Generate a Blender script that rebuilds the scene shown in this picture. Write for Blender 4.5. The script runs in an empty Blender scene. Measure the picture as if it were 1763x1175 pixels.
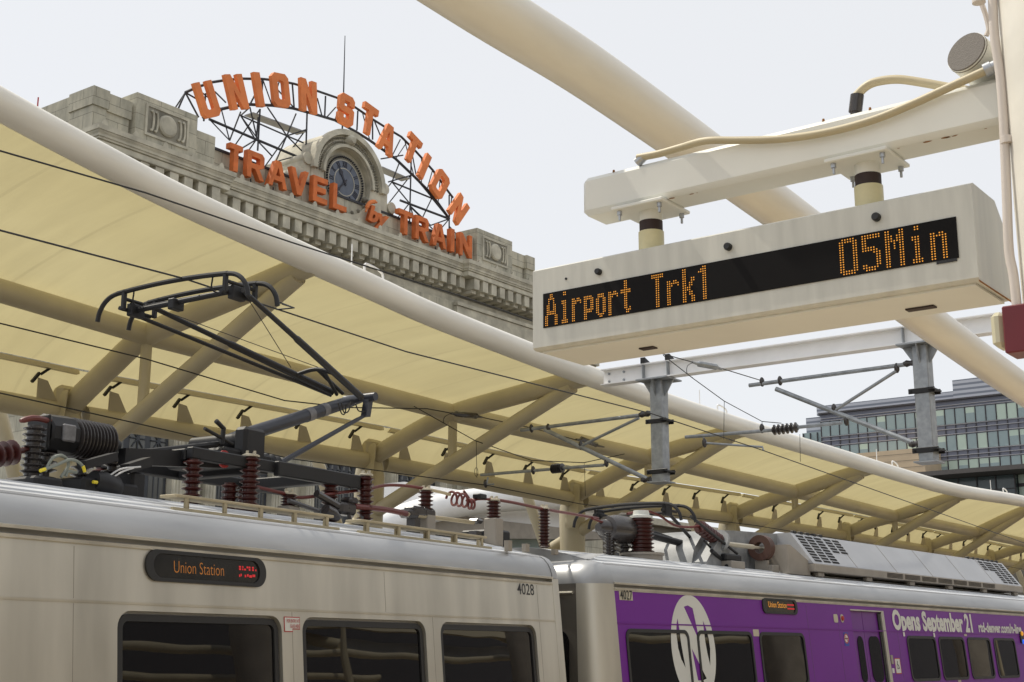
import bpy, math, random
from mathutils import Vector, Matrix
random.seed(7)
S = bpy.context.scene
COL = S.collection
rad = math.radians

# ------------------------------------------------------------------ camera
F_PX, PX, PY = 2330.0, 881.5, 587.5
CAM = Vector((0, 0, 1.65))
_y, _p, _r = rad(36.6), rad(12.98), rad(0.05)
FWD = Vector((math.cos(_p) * math.cos(_y), math.cos(_p) * math.sin(_y), math.sin(_p)))
RT = FWD.cross(Vector((0, 0, 1))).normalized()
UP = RT.cross(FWD)
RT, UP = math.cos(_r) * RT + math.sin(_r) * UP, -math.sin(_r) * RT + math.cos(_r) * UP
cd = bpy.data.cameras.new('camera')
cam = bpy.data.objects.new('camera', cd)
COL.objects.link(cam)
cd.sensor_width = 36.0
cd.lens = F_PX / 1763.0 * 36.0
cd.clip_start, cd.clip_end = 0.1, 6000
cam.matrix_world = Matrix(((RT.x, UP.x, -FWD.x, CAM.x), (RT.y, UP.y, -FWD.y, CAM.y), (RT.z, UP.z, -FWD.z, CAM.z), (0, 0, 0, 1)))
S.camera = cam


def ray(x, y):
    return FWD + RT * ((x - PX) / F_PX) - UP * ((y - PY) / F_PX)


def hit(x, y, n, p0):            # survey: where the sight line of a photo pixel meets a plane of the site
    d = ray(x, y)
    return CAM + d * (n.dot(p0 - CAM) / n.dot(d))


def onX(x, y, X): return hit(x, y, Vector((1, 0, 0)), Vector((X, 0, 0)))
def onY(x, y, Y): return hit(x, y, Vector((0, 1, 0)), Vector((0, Y, 0)))


# ------------------------------------------------------------------ materials
def nt(name):
    m = bpy.data.materials.new(name)
    m.use_nodes = True
    t = m.node_tree
    return m, t, t.nodes['Principled BSDF']


def L(t, a, b): t.links.new(a, b)


def mat(name, col, rough=0.5, metal=0.0, var=0.12, scale=3.0, bump=0.0, bscale=40.0, stretch=None, spec=0.5, emit=None, es=0.0, coat=0.0, dirt=None):
    m, t, b = nt(name)
    b.inputs['Roughness'].default_value = rough
    b.inputs['Metallic'].default_value = metal
    b.inputs['Specular IOR Level'].default_value = spec
    if coat:
        b.inputs['Coat Weight'].default_value = coat
    tc = t.nodes.new('ShaderNodeTexCoord')
    mp = t.nodes.new('ShaderNodeMapping')
    L(t, tc.outputs['Object'], mp.inputs['Vector'])
    if stretch:
        mp.inputs['Scale'].default_value = stretch
    n = t.nodes.new('ShaderNodeTexNoise')
    n.inputs['Scale'].default_value = scale
    n.inputs['Detail'].default_value = 6
    L(t, mp.outputs[0], n.inputs['Vector'])
    cr = t.nodes.new('ShaderNodeValToRGB')
    cr.color_ramp.elements[0].position = 0.3
    cr.color_ramp.elements[1].position = 0.7
    c = Vector(col)
    d = c * (1 - var) if dirt is None else Vector(dirt)
    l = c * (1 + var * 0.6) if dirt is None else c
    cr.color_ramp.elements[0].color = (*d, 1)
    cr.color_ramp.elements[1].color = (min(l[0], 1), min(l[1], 1), min(l[2], 1), 1)
    L(t, n.outputs['Fac'], cr.inputs['Fac'])
    L(t, cr.outputs['Color'], b.inputs['Base Color'])
    mr = t.nodes.new('ShaderNodeMapRange')
    mr.inputs['To Min'].default_value = max(0.02, rough - 0.08)
    mr.inputs['To Max'].default_value = min(1, rough + 0.1)
    L(t, n.outputs['Fac'], mr.inputs['Value'])
    L(t, mr.outputs[0], b.inputs['Roughness'])
    if bump:
        n2 = t.nodes.new('ShaderNodeTexNoise')
        n2.inputs['Scale'].default_value = bscale
        n2.inputs['Detail'].default_value = 4
        L(t, mp.outputs[0], n2.inputs['Vector'])
        bp = t.nodes.new('ShaderNodeBump')
        bp.inputs['Strength'].default_value = bump
        bp.inputs['Distance'].default_value = 0.02
        L(t, n2.outputs['Fac'], bp.inputs['Height'])
        L(t, bp.outputs['Normal'], b.inputs['Normal'])
    if emit:
        b.inputs['Emission Color'].default_value = (*emit, 1)
        b.inputs['Emission Strength'].default_value = es
    return m


def stone_mat(name, c1, c2, bw=1.2, bh=0.6):
    m, t, b = nt(name)
    g = t.nodes.new('ShaderNodeNewGeometry')
    tc = t.nodes.new('ShaderNodeTexCoord')
    sp = t.nodes.new('ShaderNodeSeparateXYZ'); L(t, tc.outputs['Object'], sp.inputs[0])
    sn = t.nodes.new('ShaderNodeSeparateXYZ'); L(t, g.outputs['True Normal'], sn.inputs[0])
    ab = t.nodes.new('ShaderNodeMath'); ab.operation = 'ABSOLUTE'; L(t, sn.outputs['X'], ab.inputs[0])
    gt = t.nodes.new('ShaderNodeMath'); gt.operation = 'GREATER_THAN'; gt.inputs[1].default_value = 0.7; L(t, ab.outputs[0], gt.inputs[0])
    mx = t.nodes.new('ShaderNodeMix'); mx.data_type = 'FLOAT'
    L(t, gt.outputs[0], mx.inputs[0]); L(t, sp.outputs['X'], mx.inputs[2]); L(t, sp.outputs['Y'], mx.inputs[3])
    cb = t.nodes.new('ShaderNodeCombineXYZ'); L(t, mx.outputs[0], cb.inputs['X']); L(t, sp.outputs['Z'], cb.inputs['Y'])
    br = t.nodes.new('ShaderNodeTexBrick')
    br.inputs['Scale'].default_value = 1.0
    br.inputs['Brick Width'].default_value = bw
    br.inputs['Row Height'].default_value = bh
    br.inputs['Mortar Size'].default_value = 0.012
    br.inputs['Mortar Smooth'].default_value = 0.3
    br.inputs['Color1'].default_value = (*c1, 1)
    br.inputs['Color2'].default_value = (*c2, 1)
    br.inputs['Mortar'].default_value = (c1[0] * .45, c1[1] * .45, c1[2] * .45, 1)
    L(t, cb.outputs[0], br.inputs['Vector'])
    n = t.nodes.new('ShaderNodeTexNoise'); n.inputs['Scale'].default_value = 1.1; n.inputs['Detail'].default_value = 8; n.inputs['Roughness'].default_value = .65
    mp = t.nodes.new('ShaderNodeMapping'); mp.inputs['Scale'].default_value = (1.6, 1.6, .55)
    L(t, tc.outputs['Object'], mp.inputs[0]); L(t, mp.outputs[0], n.inputs['Vector'])
    cr = t.nodes.new('ShaderNodeValToRGB')
    cr.color_ramp.elements[0].position = .32; cr.color_ramp.elements[0].color = (.50, .50, .49, 1)
    cr.color_ramp.elements[1].position = .62; cr.color_ramp.elements[1].color = (1.08, 1.05, 1.0, 1)
    L(t, n.outputs['Fac'], cr.inputs['Fac'])
    ml = t.nodes.new('ShaderNodeMix'); ml.data_type = 'RGBA'; ml.blend_type = 'MULTIPLY'; ml.inputs[0].default_value = .8
    L(t, br.outputs['Color'], ml.inputs[6]); L(t, cr.outputs['Color'], ml.inputs[7])
    L(t, ml.outputs[2], b.inputs['Base Color'])
    b.inputs['Roughness'].default_value = .9
    n2 = t.nodes.new('ShaderNodeTexNoise'); n2.inputs['Scale'].default_value = 14; n2.inputs['Detail'].default_value = 6
    L(t, tc.outputs['Object'], n2.inputs['Vector'])
    ad = t.nodes.new('ShaderNodeMath'); ad.operation = 'MULTIPLY_ADD'; ad.inputs[1].default_value = .35
    L(t, n2.outputs['Fac'], ad.inputs[0])
    iv = t.nodes.new('ShaderNodeMath'); iv.operation = 'SUBTRACT'; iv.inputs[0].default_value = 1.0; L(t, br.outputs['Fac'], iv.inputs[1])
    L(t, iv.outputs[0], ad.inputs[2])
    bp = t.nodes.new('ShaderNodeBump'); bp.inputs['Strength'].default_value = .5; bp.inputs['Distance'].default_value = .03
    L(t, ad.outputs[0], bp.inputs['Height']); L(t, bp.outputs['Normal'], b.inputs['Normal'])
    return m


def fabric_mat():
    m, t, b = nt('coated_fabric')
    out = t.nodes['Material Output']
    tc = t.nodes.new('ShaderNodeTexCoord')
    n = t.nodes.new('ShaderNodeTexNoise'); n.inputs['Scale'].default_value = .5; n.inputs['Detail'].default_value = 5
    L(t, tc.outputs['Object'], n.inputs['Vector'])
    cr = t.nodes.new('ShaderNodeValToRGB')
    cr.color_ramp.elements[0].position = .3; cr.color_ramp.elements[0].color = (.51, .445, .24, 1)
    cr.color_ramp.elements[1].position = .7; cr.color_ramp.elements[1].color = (.56, .495, .275, 1)
    L(t, n.outputs['Fac'], cr.inputs['Fac'])
    sx = t.nodes.new('ShaderNodeSeparateXYZ'); L(t, tc.outputs['Object'], sx.inputs[0])
    md = t.nodes.new('ShaderNodeMath'); md.operation = 'MODULO'; md.inputs[1].default_value = 1.37
    ad = t.nodes.new('ShaderNodeMath'); ad.operation = 'ADD'; ad.inputs[1].default_value = 200.0
    L(t, sx.outputs['X'], ad.inputs[0]); L(t, ad.outputs[0], md.inputs[0])
    lt = t.nodes.new('ShaderNodeMath'); lt.operation = 'LESS_THAN'; lt.inputs[1].default_value = .05; L(t, md.outputs[0], lt.inputs[0])
    sf = t.nodes.new('ShaderNodeMath'); sf.operation = 'MULTIPLY'; sf.inputs[1].default_value = .15; L(t, lt.outputs[0], sf.inputs[0])
    n3 = t.nodes.new('ShaderNodeTexNoise'); n3.inputs['Scale'].default_value = 1.0; n3.inputs['Detail'].default_value = 7; n3.inputs['Roughness'].default_value = .7
    mp = t.nodes.new('ShaderNodeMapping'); mp.inputs['Scale'].default_value = (3.5, .35, 1)
    L(t, tc.outputs['Object'], mp.inputs[0]); L(t, mp.outputs[0], n3.inputs['Vector'])
    mr = t.nodes.new('ShaderNodeMapRange'); mr.inputs['From Min'].default_value = .35; mr.inputs['From Max'].default_value = .75; mr.inputs['To Min'].default_value = 0; mr.inputs['To Max'].default_value = .24
    L(t, n3.outputs['Fac'], mr.inputs['Value'])
    sm = t.nodes.new('ShaderNodeMath'); sm.operation = 'ADD'; L(t, sf.outputs[0], sm.inputs[0]); L(t, mr.outputs[0], sm.inputs[1])
    dk = t.nodes.new('ShaderNodeMix'); dk.data_type = 'RGBA'; dk.inputs[7].default_value = (.20, .17, .10, 1)
    L(t, sm.outputs[0], dk.inputs[0]); L(t, cr.outputs['Color'], dk.inputs[6])
    tr = t.nodes.new('ShaderNodeBsdfTranslucent'); L(t, dk.outputs[2], tr.inputs['Color'])
    df = t.nodes.new('ShaderNodeBsdfDiffuse'); df.inputs['Color'].default_value = (.50, .46, .33, 1)
    ms = t.nodes.new('ShaderNodeMixShader'); ms.inputs[0].default_value = .5
    L(t, df.outputs[0], ms.inputs[1]); L(t, tr.outputs[0], ms.inputs[2])
    L(t, ms.outputs[0], out.inputs['Surface'])
    t.nodes.remove(b)
    return m


def louver_mat():
    m, t, b = nt('louvre_metal')
    tc = t.nodes.new('ShaderNodeTexCoord')
    wv = t.nodes.new('ShaderNodeTexWave'); wv.bands_direction = 'Z'; wv.inputs['Scale'].default_value = .42
    L(t, tc.outputs['Object'], wv.inputs['Vector'])
    cr = t.nodes.new('ShaderNodeValToRGB')
    cr.color_ramp.elements[0].position = .35; cr.color_ramp.elements[0].color = (.20, .22, .27, 1)
    cr.color_ramp.elements[1].position = .5; cr.color_ramp.elements[1].color = (.50, .52, .58, 1)
    L(t, wv.outputs['Fac'], cr.inputs['Fac']); L(t, cr.outputs['Color'], b.inputs['Base Color'])
    b.inputs['Roughness'].default_value = .6
    return m


M = {}
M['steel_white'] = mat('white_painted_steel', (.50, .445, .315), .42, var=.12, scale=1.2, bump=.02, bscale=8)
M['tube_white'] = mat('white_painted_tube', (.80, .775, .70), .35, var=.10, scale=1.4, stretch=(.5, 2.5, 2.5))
M['sign_white'] = mat('white_sign_paint', (.60, .595, .54), .4, var=.11, scale=2.5, stretch=(6, 6, .8))
M['arm_white'] = mat('weathered_white_paint', (.76, .76, .71), .45, var=.05, scale=2)
M['rust'] = mat('rust', (.32, .14, .04), .9, var=.5, scale=30)
M['fabric'] = fabric_mat()
M['stone'] = stone_mat('grey_granite_blocks', (.56, .535, .44), (.46, .45, .375))
M['stone_plain'] = mat('carved_granite', (.54, .51, .415), .9, var=.3, scale=1.6, bump=.5, bscale=9)
M['stone_dark'] = mat('dark_granite', (.26, .245, .20), .9, var=.35, scale=1.5, bump=.4, bscale=9)  # darker granite for carvings and for the painted shade between the brackets
M['orange'] = mat('orange_enamel', (.78, .24, .08), .7, var=.14, spec=.3, scale=1.5)
M['orange_old'] = mat('weathered_orange_enamel', (.66, .18, .055), .7, var=.25, spec=.3, scale=2.5)
M['iron'] = mat('dark_iron', (.03, .032, .04), .6, var=.3)
M['grate'] = mat('walkway_grating', (.33, .33, .33), .6, var=.35, scale=40)
M['dial'] = mat('slate_clock_dial', (.11, .13, .175), .5, var=.2, scale=3)
M['numeral'] = mat('dark_numerals', (.03, .03, .045), .6)
M['wgrille'] = mat('dark_window_iron', (.045, .05, .06), .55, var=.25)
M['bglass'] = mat('dark_station_glass', (.10, .10, .09), .12, var=.3, scale=1.0, spec=.6)
M['galv'] = mat('galvanised_steel', (.33, .35, .37), .45, metal=.55, var=.25, scale=9)
M['beam'] = mat('white_beam_paint', (.86, .86, .86), .45, var=.05)
M['cable'] = mat('black_cable', (.02, .02, .02), .6)
M['insul_dark'] = mat('dark_porcelain', (.045, .04, .04), .25, spec=.6)
M['insul_red'] = mat('red_brown_porcelain', (.055, .010, .008), .32, var=.2, scale=8, spec=.55)
M['cap'] = mat('pale_metal_cap', (.52, .48, .38), .45, metal=.3)
M['redcable'] = mat('red_cable', (.13, .022, .018), .45)
M['blackmetal'] = mat('black_painted_metal', (.016, .016, .018), .5, var=.3, spec=.35)
M['bluearm'] = mat('dark_grey_blue_steel', (.030, .033, .046), .38, var=.2, scale=5)
M['stainless'] = mat('brushed_stainless', (.60, .575, .505), .32, metal=.65, var=.22, scale=1.6, stretch=(1.6, 1, .28), bump=.05, bscale=1.6)
M['roofmetal'] = mat('dusty_stainless_roof', (.40, .405, .41), .38, metal=.6, var=.25, scale=2.5, stretch=(.25, 1, 1), bump=.015, bscale=2)
M['enddark'] = mat('grey_end_wall', (.115, .105, .09), .5, metal=.2, var=.1)
M['purple'] = mat('purple_vinyl', (.155, .015, .27), .36, var=.07, scale=.9, spec=.3)
M['purple2'] = mat('purple_door_vinyl', (.135, .015, .23), .34, var=.06, scale=1)
M['vinylwhite'] = mat('white_vinyl', (.62, .63, .60), .5, var=.04)
M['glass'] = mat('tinted_train_glass', (.006, .006, .007), .03, var=.2, scale=.6, spec=.5)
M['glass'].node_tree.nodes['Principled BSDF'].inputs['IOR'].default_value = 1.55
for _l in list(M['glass'].node_tree.links):
    if _l.to_socket.name == 'Roughness': M['glass'].node_tree.links.remove(_l)
M['glass'].node_tree.nodes['Principled BSDF'].inputs['Roughness'].default_value = .01
_t = M['glass'].node_tree
_n = _t.nodes.new('ShaderNodeTexNoise'); _n.inputs['Scale'].default_value = 1.1; _n.inputs['Detail'].default_value = 1
_c = _t.nodes.new('ShaderNodeTexCoord'); L(_t, _c.outputs['Object'], _n.inputs['Vector'])
_b = _t.nodes.new('ShaderNodeBump'); _b.inputs['Strength'].default_value = .13; _b.inputs['Distance'].default_value = .02
L(_t, _n.outputs['Fac'], _b.inputs['Height']); L(_t, _b.outputs['Normal'], _t.nodes['Principled BSDF'].inputs['Normal'])
M['display_glass'] = mat('smoky_display_glass', (.022, .022, .021), .12, var=.5, scale=2.2, spec=.6)
M['rubber'] = mat('black_rubber', (.014, .014, .015), .55)
M['led_panel'] = mat('black_led_panel', (.006, .005, .005), .6, var=.2, spec=.15)
M['led'] = mat('amber_led', (.5, .2, .02), .5, emit=(1.0, .40, .035), es=.62)
M['led_dim'] = mat('dim_amber_led', (.25, .09, .01), .5, emit=(1.0, .34, .05), es=.20)
M['led_red'] = mat('red_led', (.3, .01, .01), .5, emit=(1.0, .03, .04), es=.38)
M['black'] = mat('black_ink', (.012, .012, .014), .5)
M['beige'] = mat('beige_board', (.40, .34, .22), .6, var=.15, scale=6)
M['knob'] = mat('black_plastic', (.010, .010, .011), .4)
M['greycap'] = mat('grey_mesh_cap', (.19, .175, .16), .9, var=.12, scale=90, bump=.3, bscale=150)
M['conduit'] = mat('beige_flexible_conduit', (.50, .43, .28), .5, var=.08)
M['pinkpipe'] = mat('white_vinyl_pipe', (.66, .60, .55), .45, var=.05)
M['fitting'] = mat('zinc_fitting', (.45, .47, .50), .35, metal=.7)
M['fitting_dull'] = mat('worn_grey_label', (.17, .17, .18), .6, var=.3, scale=20)
M['alarm_red'] = mat('dark_red_enamel', (.14, .010, .018), .4, var=.12)
M['sleeve'] = mat('yellowed_white_paint', (.66, .60, .36), .4, var=.1, scale=12)
M['cream'] = mat('cream_plastic', (.58, .55, .40), .35, var=.06)
M['band'] = mat('brown_black_band', (.030, .014, .012), .6)
M['hood'] = mat('spangled_zinc_hood', (.27, .28, .29), .55, metal=.15, var=.3, scale=7)
M['roof_lit'] = mat('brightened_roof_metal', (.62, .64, .67), .40, metal=.2, var=.25, scale=3, stretch=(.3, 2, 1))  # the roof metal again, lightened for sun and sky on the roof top
M['hvac'] = mat('grey_roof_cowl', (.44, .45, .47), .45, metal=.35, var=.10, scale=2)
M['hvac_side'] = mat('taupe_roof_skirt', (.30, .27, .23), .55, var=.15)
M['slot'] = mat('dark_vent_opening', (.008, .008, .008), .9)
M['toroid'] = mat('brown_toroid', (.085, .04, .028), .6, var=.25, scale=6)
M['yellow'] = mat('yellow_tape', (.75, .60, .03), .5)
M['greycable'] = mat('grey_green_cable', (.20, .22, .19), .5)
M['wirewhite'] = mat('pale_wire', (.6, .6, .6), .5)
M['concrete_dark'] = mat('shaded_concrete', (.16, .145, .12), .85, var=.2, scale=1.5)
M['concrete'] = mat('platform_concrete', (.42, .35, .25), .85, var=.2, scale=1.5, bump=.1)
M['ballast'] = mat('ballast', (.11, .10, .09), .95, var=.5, scale=25, bump=.6, bscale=30)
M['asphalt'] = mat('city_ground', (.10, .10, .095), .95, var=.3, scale=.3)
M['rail'] = mat('rail_steel', (.25, .2, .17), .4, metal=.8)
M['tan'] = mat('tan_panels', (.60, .47, .32), .7, var=.06, scale=.6)
M['spandrel'] = mat('dark_grey_spandrel', (.18, .19, .245), .45, var=.12, scale=.3)  # lightened, like the office glass, in place of distance haze
M['mullion'] = mat('dark_mullion', (.06, .055, .06), .5)
M['silverline'] = mat('silver_transom', (.42, .42, .44), .4)
M['win_pale'] = mat('pale_green_glass', (.55, .67, .57), .25, var=.08, scale=.4)
M['win_grey'] = mat('grey_glass', (.32, .41, .42), .15, var=.12, scale=.4)
M['win_dark'] = mat('dark_teal_glass', (.09, .12, .13), .10, var=.2, scale=.3)
M['louver'] = louver_mat()
M['fascia'] = mat('brown_grey_fascia', (.10, .09, .085), .6)
M['blue'] = mat('blue_enamel', (.02, .05, .35), .4)
M['blue_lamp'] = mat('blue_marker_lens', (.02, .08, .6), .3, emit=(.05, .2, 1), es=.5)
M['amber_lamp'] = mat('amber_marker_lens', (.8, .35, .02), .3, emit=(1, .5, .05), es=.3)
M['redpaint'] = mat('red_ink', (.42, .03, .03), .5)
M['darkwall'] = mat('brown_wall', (.14, .125, .10), .8, var=.25, scale=.6)


# ------------------------------------------------------------------ mesh builder
class MB:
    def __init__(s): s.v = []; s.f = []

    def add(s, vs, fs, mtx=None):
        b = len(s.v)
        s.v += [(mtx @ Vector(p)) if mtx else Vector(p) for p in vs]
        s.f += [tuple(b + i for i in q) for q in fs]
        return s

    def quad(s, a, b, c, d): return s.add([a, b, c, d], [(0, 1, 2, 3)])

    def obox(s, o, ax, ay, az):          # corner + three edge vectors
        o, ax, ay, az = map(Vector, (o, ax, ay, az))
        p = [o, o + ax, o + ax + ay, o + ay, o + az, o + ax + az, o + ax + ay + az, o + ay + az]
        f = [(0, 3, 2, 1), (4, 5, 6, 7), (0, 1, 5, 4), (1, 2, 6, 5), (2, 3, 7, 6), (3, 0, 4, 7)]
        if ax.cross(ay).dot(az) < 0: f = [q[::-1] for q in f]
        return s.add(p, f)

    def box(s, x0, x1, y0, y1, z0, z1): return s.obox((x0, y0, z0), (x1 - x0, 0, 0), (0, y1 - y0, 0), (0, 0, z1 - z0))

    def bbox(s, x0, x1, y0, y1, z0, z1, b=.01):   # box with chamfered edges
        xs = (x0, x0 + b, x1 - b, x1); ys = (y0, y0 + b, y1 - b, y1); zs = (z0, z0 + b, z1 - b, z1)
        P = lambda i, j, k: Vector((xs[i], ys[j], zs[k]))
        rings = []
        for k, ins in ((0, 1), (1, 0), (2, 0), (3, 1)):
            if ins: r = [P(1, 1, k), P(2, 1, k), P(2, 2, k), P(1, 2, k)]; r = [r[0], r[0], r[1], r[1], r[2], r[2], r[3], r[3]]
            else: r = [P(0, 1, k), P(1, 0, k), P(2, 0, k), P(3, 1, k), P(3, 2, k), P(2, 3, k), P(1, 3, k), P(0, 2, k)]
            rings.append(r)
        vs = [rings[0][0], rings[0][2], rings[0][4], rings[0][6]] + rings[1] + rings[2] + [rings[3][0], rings[3][2], rings[3][4], rings[3][6]]
        f = [(3, 2, 1, 0), (20, 21, 22, 23)]
        for i in range(8): f.append((4 + i, 4 + (i + 1) % 8, 12 + (i + 1) % 8, 12 + i))
        q = [0, 0, 1, 1, 2, 2, 3, 3]
        for i in range(8):
            j = (i + 1) % 8
            lo = (q[i], q[j], 4 + j, 4 + i) if q[i] != q[j] else (q[i], 4 + j, 4 + i)
            f.append(lo)
            hi = (12 + i, 12 + j, 20 + q[j], 20 + q[i]) if q[i] != q[j] else (12 + i, 12 + j, 20 + q[i])
            f.append(hi)
        return s.add(vs, f)

    def tube(s, pts, r, seg=12, caps=True, closed=False):
        pts = [Vector(p) for p in pts]
        n = len(pts)
        rs = r if isinstance(r, (list, tuple)) else [r] * n
        tang = []
        for i in range(n):
            a = pts[(i - 1) % n] if (closed or i > 0) else pts[i]
            b = pts[(i + 1) % n] if (closed or i < n - 1) else pts[i]
            tang.append((b - a).normalized())
        ref = Vector((0, 0, 1)) if abs(tang[0].z) < .9 else Vector((0, 1, 0))
        u = (ref - tang[0] * ref.dot(tang[0])).normalized()
        vs = []
        for i in range(n):
            u = (u - tang[i] * u.dot(tang[i])).normalized()
            w = tang[i].cross(u)
            for k in range(seg):
                a = 2 * math.pi * k / seg
                vs.append(pts[i] + (u * math.cos(a) + w * math.sin(a)) * rs[i])
        fs = []
        for i in range(n if closed else n - 1):
            j = (i + 1) % n
            for k in range(seg):
                l = (k + 1) % seg
                fs.append((i * seg + k, i * seg + l, j * seg + l, j * seg + k))
        if caps and not closed:
            fs.append(tuple(range(seg))[::-1]); fs.append(tuple((n - 1) * seg + k for k in range(seg)))
        return s.add(vs, fs)

    def lathe(s, p0, p1, prof, seg=20):       # profile of (t along p0->p1, radius)
        p0, p1 = Vector(p0), Vector(p1)
        ax = (p1 - p0)
        d = ax.normalized()
        ref = Vector((0, 0, 1)) if abs(d.z) < .9 else Vector((1, 0, 0))
        u = (ref - d * ref.dot(d)).normalized(); w = d.cross(u)
        vs = []
        for t_, r_ in prof:
            for k in range(seg):
                a = 2 * math.pi * k / seg
                vs.append(p0 + ax * t_ + (u * math.cos(a) + w * math.sin(a)) * r_)
        fs = []
        for i in range(len(prof) - 1):
            for k in range(seg):
                l = (k + 1) % seg
                fs.append((i * seg + k, i * seg + l, (i + 1) * seg + l, (i + 1) * seg + k))
        fs.append(tuple(range(seg))[::-1]); fs.append(tuple((len(prof) - 1) * seg + k for k in range(seg)))
        return s.add(vs, fs)

    def ins(s, p0, p1, core, shed, n, seg=18):      # stack of insulator sheds
        pr = [(0, core)]
        for i in range(n):
            a = (i + .15) / n
            pr += [(a, core), (a + .28 / n, shed), (a + .40 / n, shed), (a + .62 / n, core)]
        pr.append((1, core))
        return s.lathe(p0, p1, pr, seg)

    def sweep(s, prof, p0, ex, ey, ez, caps=True):   # closed 2-D profile swept along ez
        p0, ex, ey, ez = map(Vector, (p0, ex, ey, ez))
        n = len(prof)
        a = [p0 + ex * q[0] + ey * q[1] for q in prof]
        vs = a + [p + ez for p in a]
        fs = [(i, (i + 1) % n, n + (i + 1) % n, n + i) for i in range(n)]
        if caps: fs += [tuple(range(n))[::-1], tuple(range(n, 2 * n))]
        return s.add(vs, fs)

    def grid(s, fn, nu, nv):
        vs = [fn(i / nu, j / nv) for i in range(nu + 1) for j in range(nv + 1)]
        fs = [(i * (nv + 1) + j, (i + 1) * (nv + 1) + j, (i + 1) * (nv + 1) + j + 1, i * (nv + 1) + j + 1) for i in range(nu) for j in range(nv)]
        return s.add(vs, fs)

    def shape(s, loops, thick, mtx, bevel=0.0):     # filled outline with holes, thickness towards +z of mtx
        cu = bpy.data.curves.new('tmp', 'CURVE')
        cu.dimensions = '2D'; cu.fill_mode = 'BOTH'; cu.extrude = thick / 2
        if bevel: cu.bevel_depth = bevel; cu.bevel_resolution = 1; cu.offset = -bevel
        for lp in loops:
            sp = cu.splines.new('POLY'); sp.points.add(len(lp) - 1)
            for p, q in zip(sp.points, lp): p.co = (q[0], q[1], 0, 1)
            sp.use_cyclic_u = True
        return s._curve(cu, thick, mtx)

    def text(s, body, mtx, size=1.0, thick=.004, bold=0.0, align='LEFT', width=None, sx=1.0, spacing=1.0):
        cu = bpy.data.curves.new('tmp', 'FONT')
        cu.body = body; cu.size = 1.0; cu.extrude = .0; cu.offset = bold; cu.space_character = spacing
        cu.resolution_u = 3
        o = bpy.data.objects.new('tmp', cu); COL.objects.link(o)
        dg = bpy.context.evaluated_depsgraph_get(); dg.update()
        me = bpy.data.meshes.new_from_object(o.evaluated_get(dg))
        xs = [v.co.x for v in me.vertices]; ys = [v.co.y for v in me.vertices]
        x0, x1, y0, y1 = min(xs), max(xs), min(ys), max(ys)
        cap = .72
        k = size / cap
        kx = (width / (x1 - x0)) if width else k * sx
        front = [Vector(((v.co.x - x0) * kx, v.co.y * k, thick)) for v in me.vertices]
        s.add(front, [tuple(p.vertices) for p in me.polygons], mtx)
        bpy.data.objects.remove(o); bpy.data.curves.remove(cu); bpy.data.meshes.remove(me)
        return s

    def _curve(s, cu, thick, mtx):
        o = bpy.data.objects.new('tmp', cu); COL.objects.link(o)
        dg = bpy.context.evaluated_depsgraph_get(); dg.update()
        me = bpy.data.meshes.new_from_object(o.evaluated_get(dg))
        s.add([v.co + Vector((0, 0, thick / 2)) for v in me.vertices], [tuple(p.vertices) for p in me.polygons], mtx)
        bpy.data.objects.remove(o); bpy.data.curves.remove(cu); bpy.data.meshes.remove(me)
        return s

    def mesh(s, name, inv=None):
        me = bpy.data.meshes.new(name)
        me.from_pydata([(inv @ p) if inv else p for p in s.v], [], s.f)
        me.validate(); me.update()
        return me


def finish(me, m, smooth):
    me.materials.append(m)
    if smooth:
        me.polygons.foreach_set('use_smooth', [True] * len(me.polygons))
        me.set_sharp_from_angle(angle=rad(smooth))
    me.update()


ROOTINV = {}


def tag(o, label=None, cat=None, group=None, kind=None):
    if label: o['label'] = label
    if cat: o['category'] = cat
    if group: o['group'] = group
    if kind: o['kind'] = kind
    return o


def thing(name, label, cat, loc, rz=0.0, group=None):
    o = bpy.data.objects.new(name, None)
    o.empty_display_size = .3
    o.location = loc; o.rotation_euler = (0, 0, rz)
    COL.objects.link(o)
    ROOTINV[o] = (Matrix.Translation(Vector(loc)) @ Matrix.Rotation(rz, 4, 'Z')).inverted()
    return tag(o, label, cat, group)


def part(name, mb, m, parent, world=True, smooth=35, label=None):
    r = parent
    while r.parent: r = r.parent
    me = mb.mesh(name, ROOTINV[r] if world else None)
    finish(me, m, smooth)
    o = bpy.data.objects.new(name, me)
    COL.objects.link(o); o.parent = parent
    if label: o['label'] = label
    return o


def parts(name, mb, m, parent, world=True, smooth=35):
    # one part per separate piece of the builder
    par = list(range(len(mb.v)))

    def find(a):
        while par[a] != a: par[a] = par[par[a]]; a = par[a]
        return a
    for f in mb.f:
        r0 = find(f[0])
        for i in f[1:]: par[find(i)] = r0
    groups = {}
    for f in mb.f: groups.setdefault(find(f[0]), []).append(f)
    out = []
    for fs in groups.values():
        q = MB(); mp_ = {}
        for f in fs:
            for i in f:
                if i not in mp_: mp_[i] = len(q.v); q.v.append(mb.v[i])
            q.f.append(tuple(mp_[i] for i in f))
        out.append(part(name, q, m, parent, world, smooth))
    return out


def solo(name, mb, m, label, cat, loc, group=None, smooth=35, kind=None):
    me = mb.mesh(name, Matrix.Translation(-Vector(loc)))
    finish(me, m, smooth)
    o = bpy.data.objects.new(name, me)
    o.location = loc
    COL.objects.link(o)
    return tag(o, label, cat, group, kind)


def structure(name, mb, m, smooth=0):
    me = mb.mesh(name); finish(me, m, smooth)
    o = bpy.data.objects.new(name, me); COL.objects.link(o); o['kind'] = 'structure'
    return o


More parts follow.
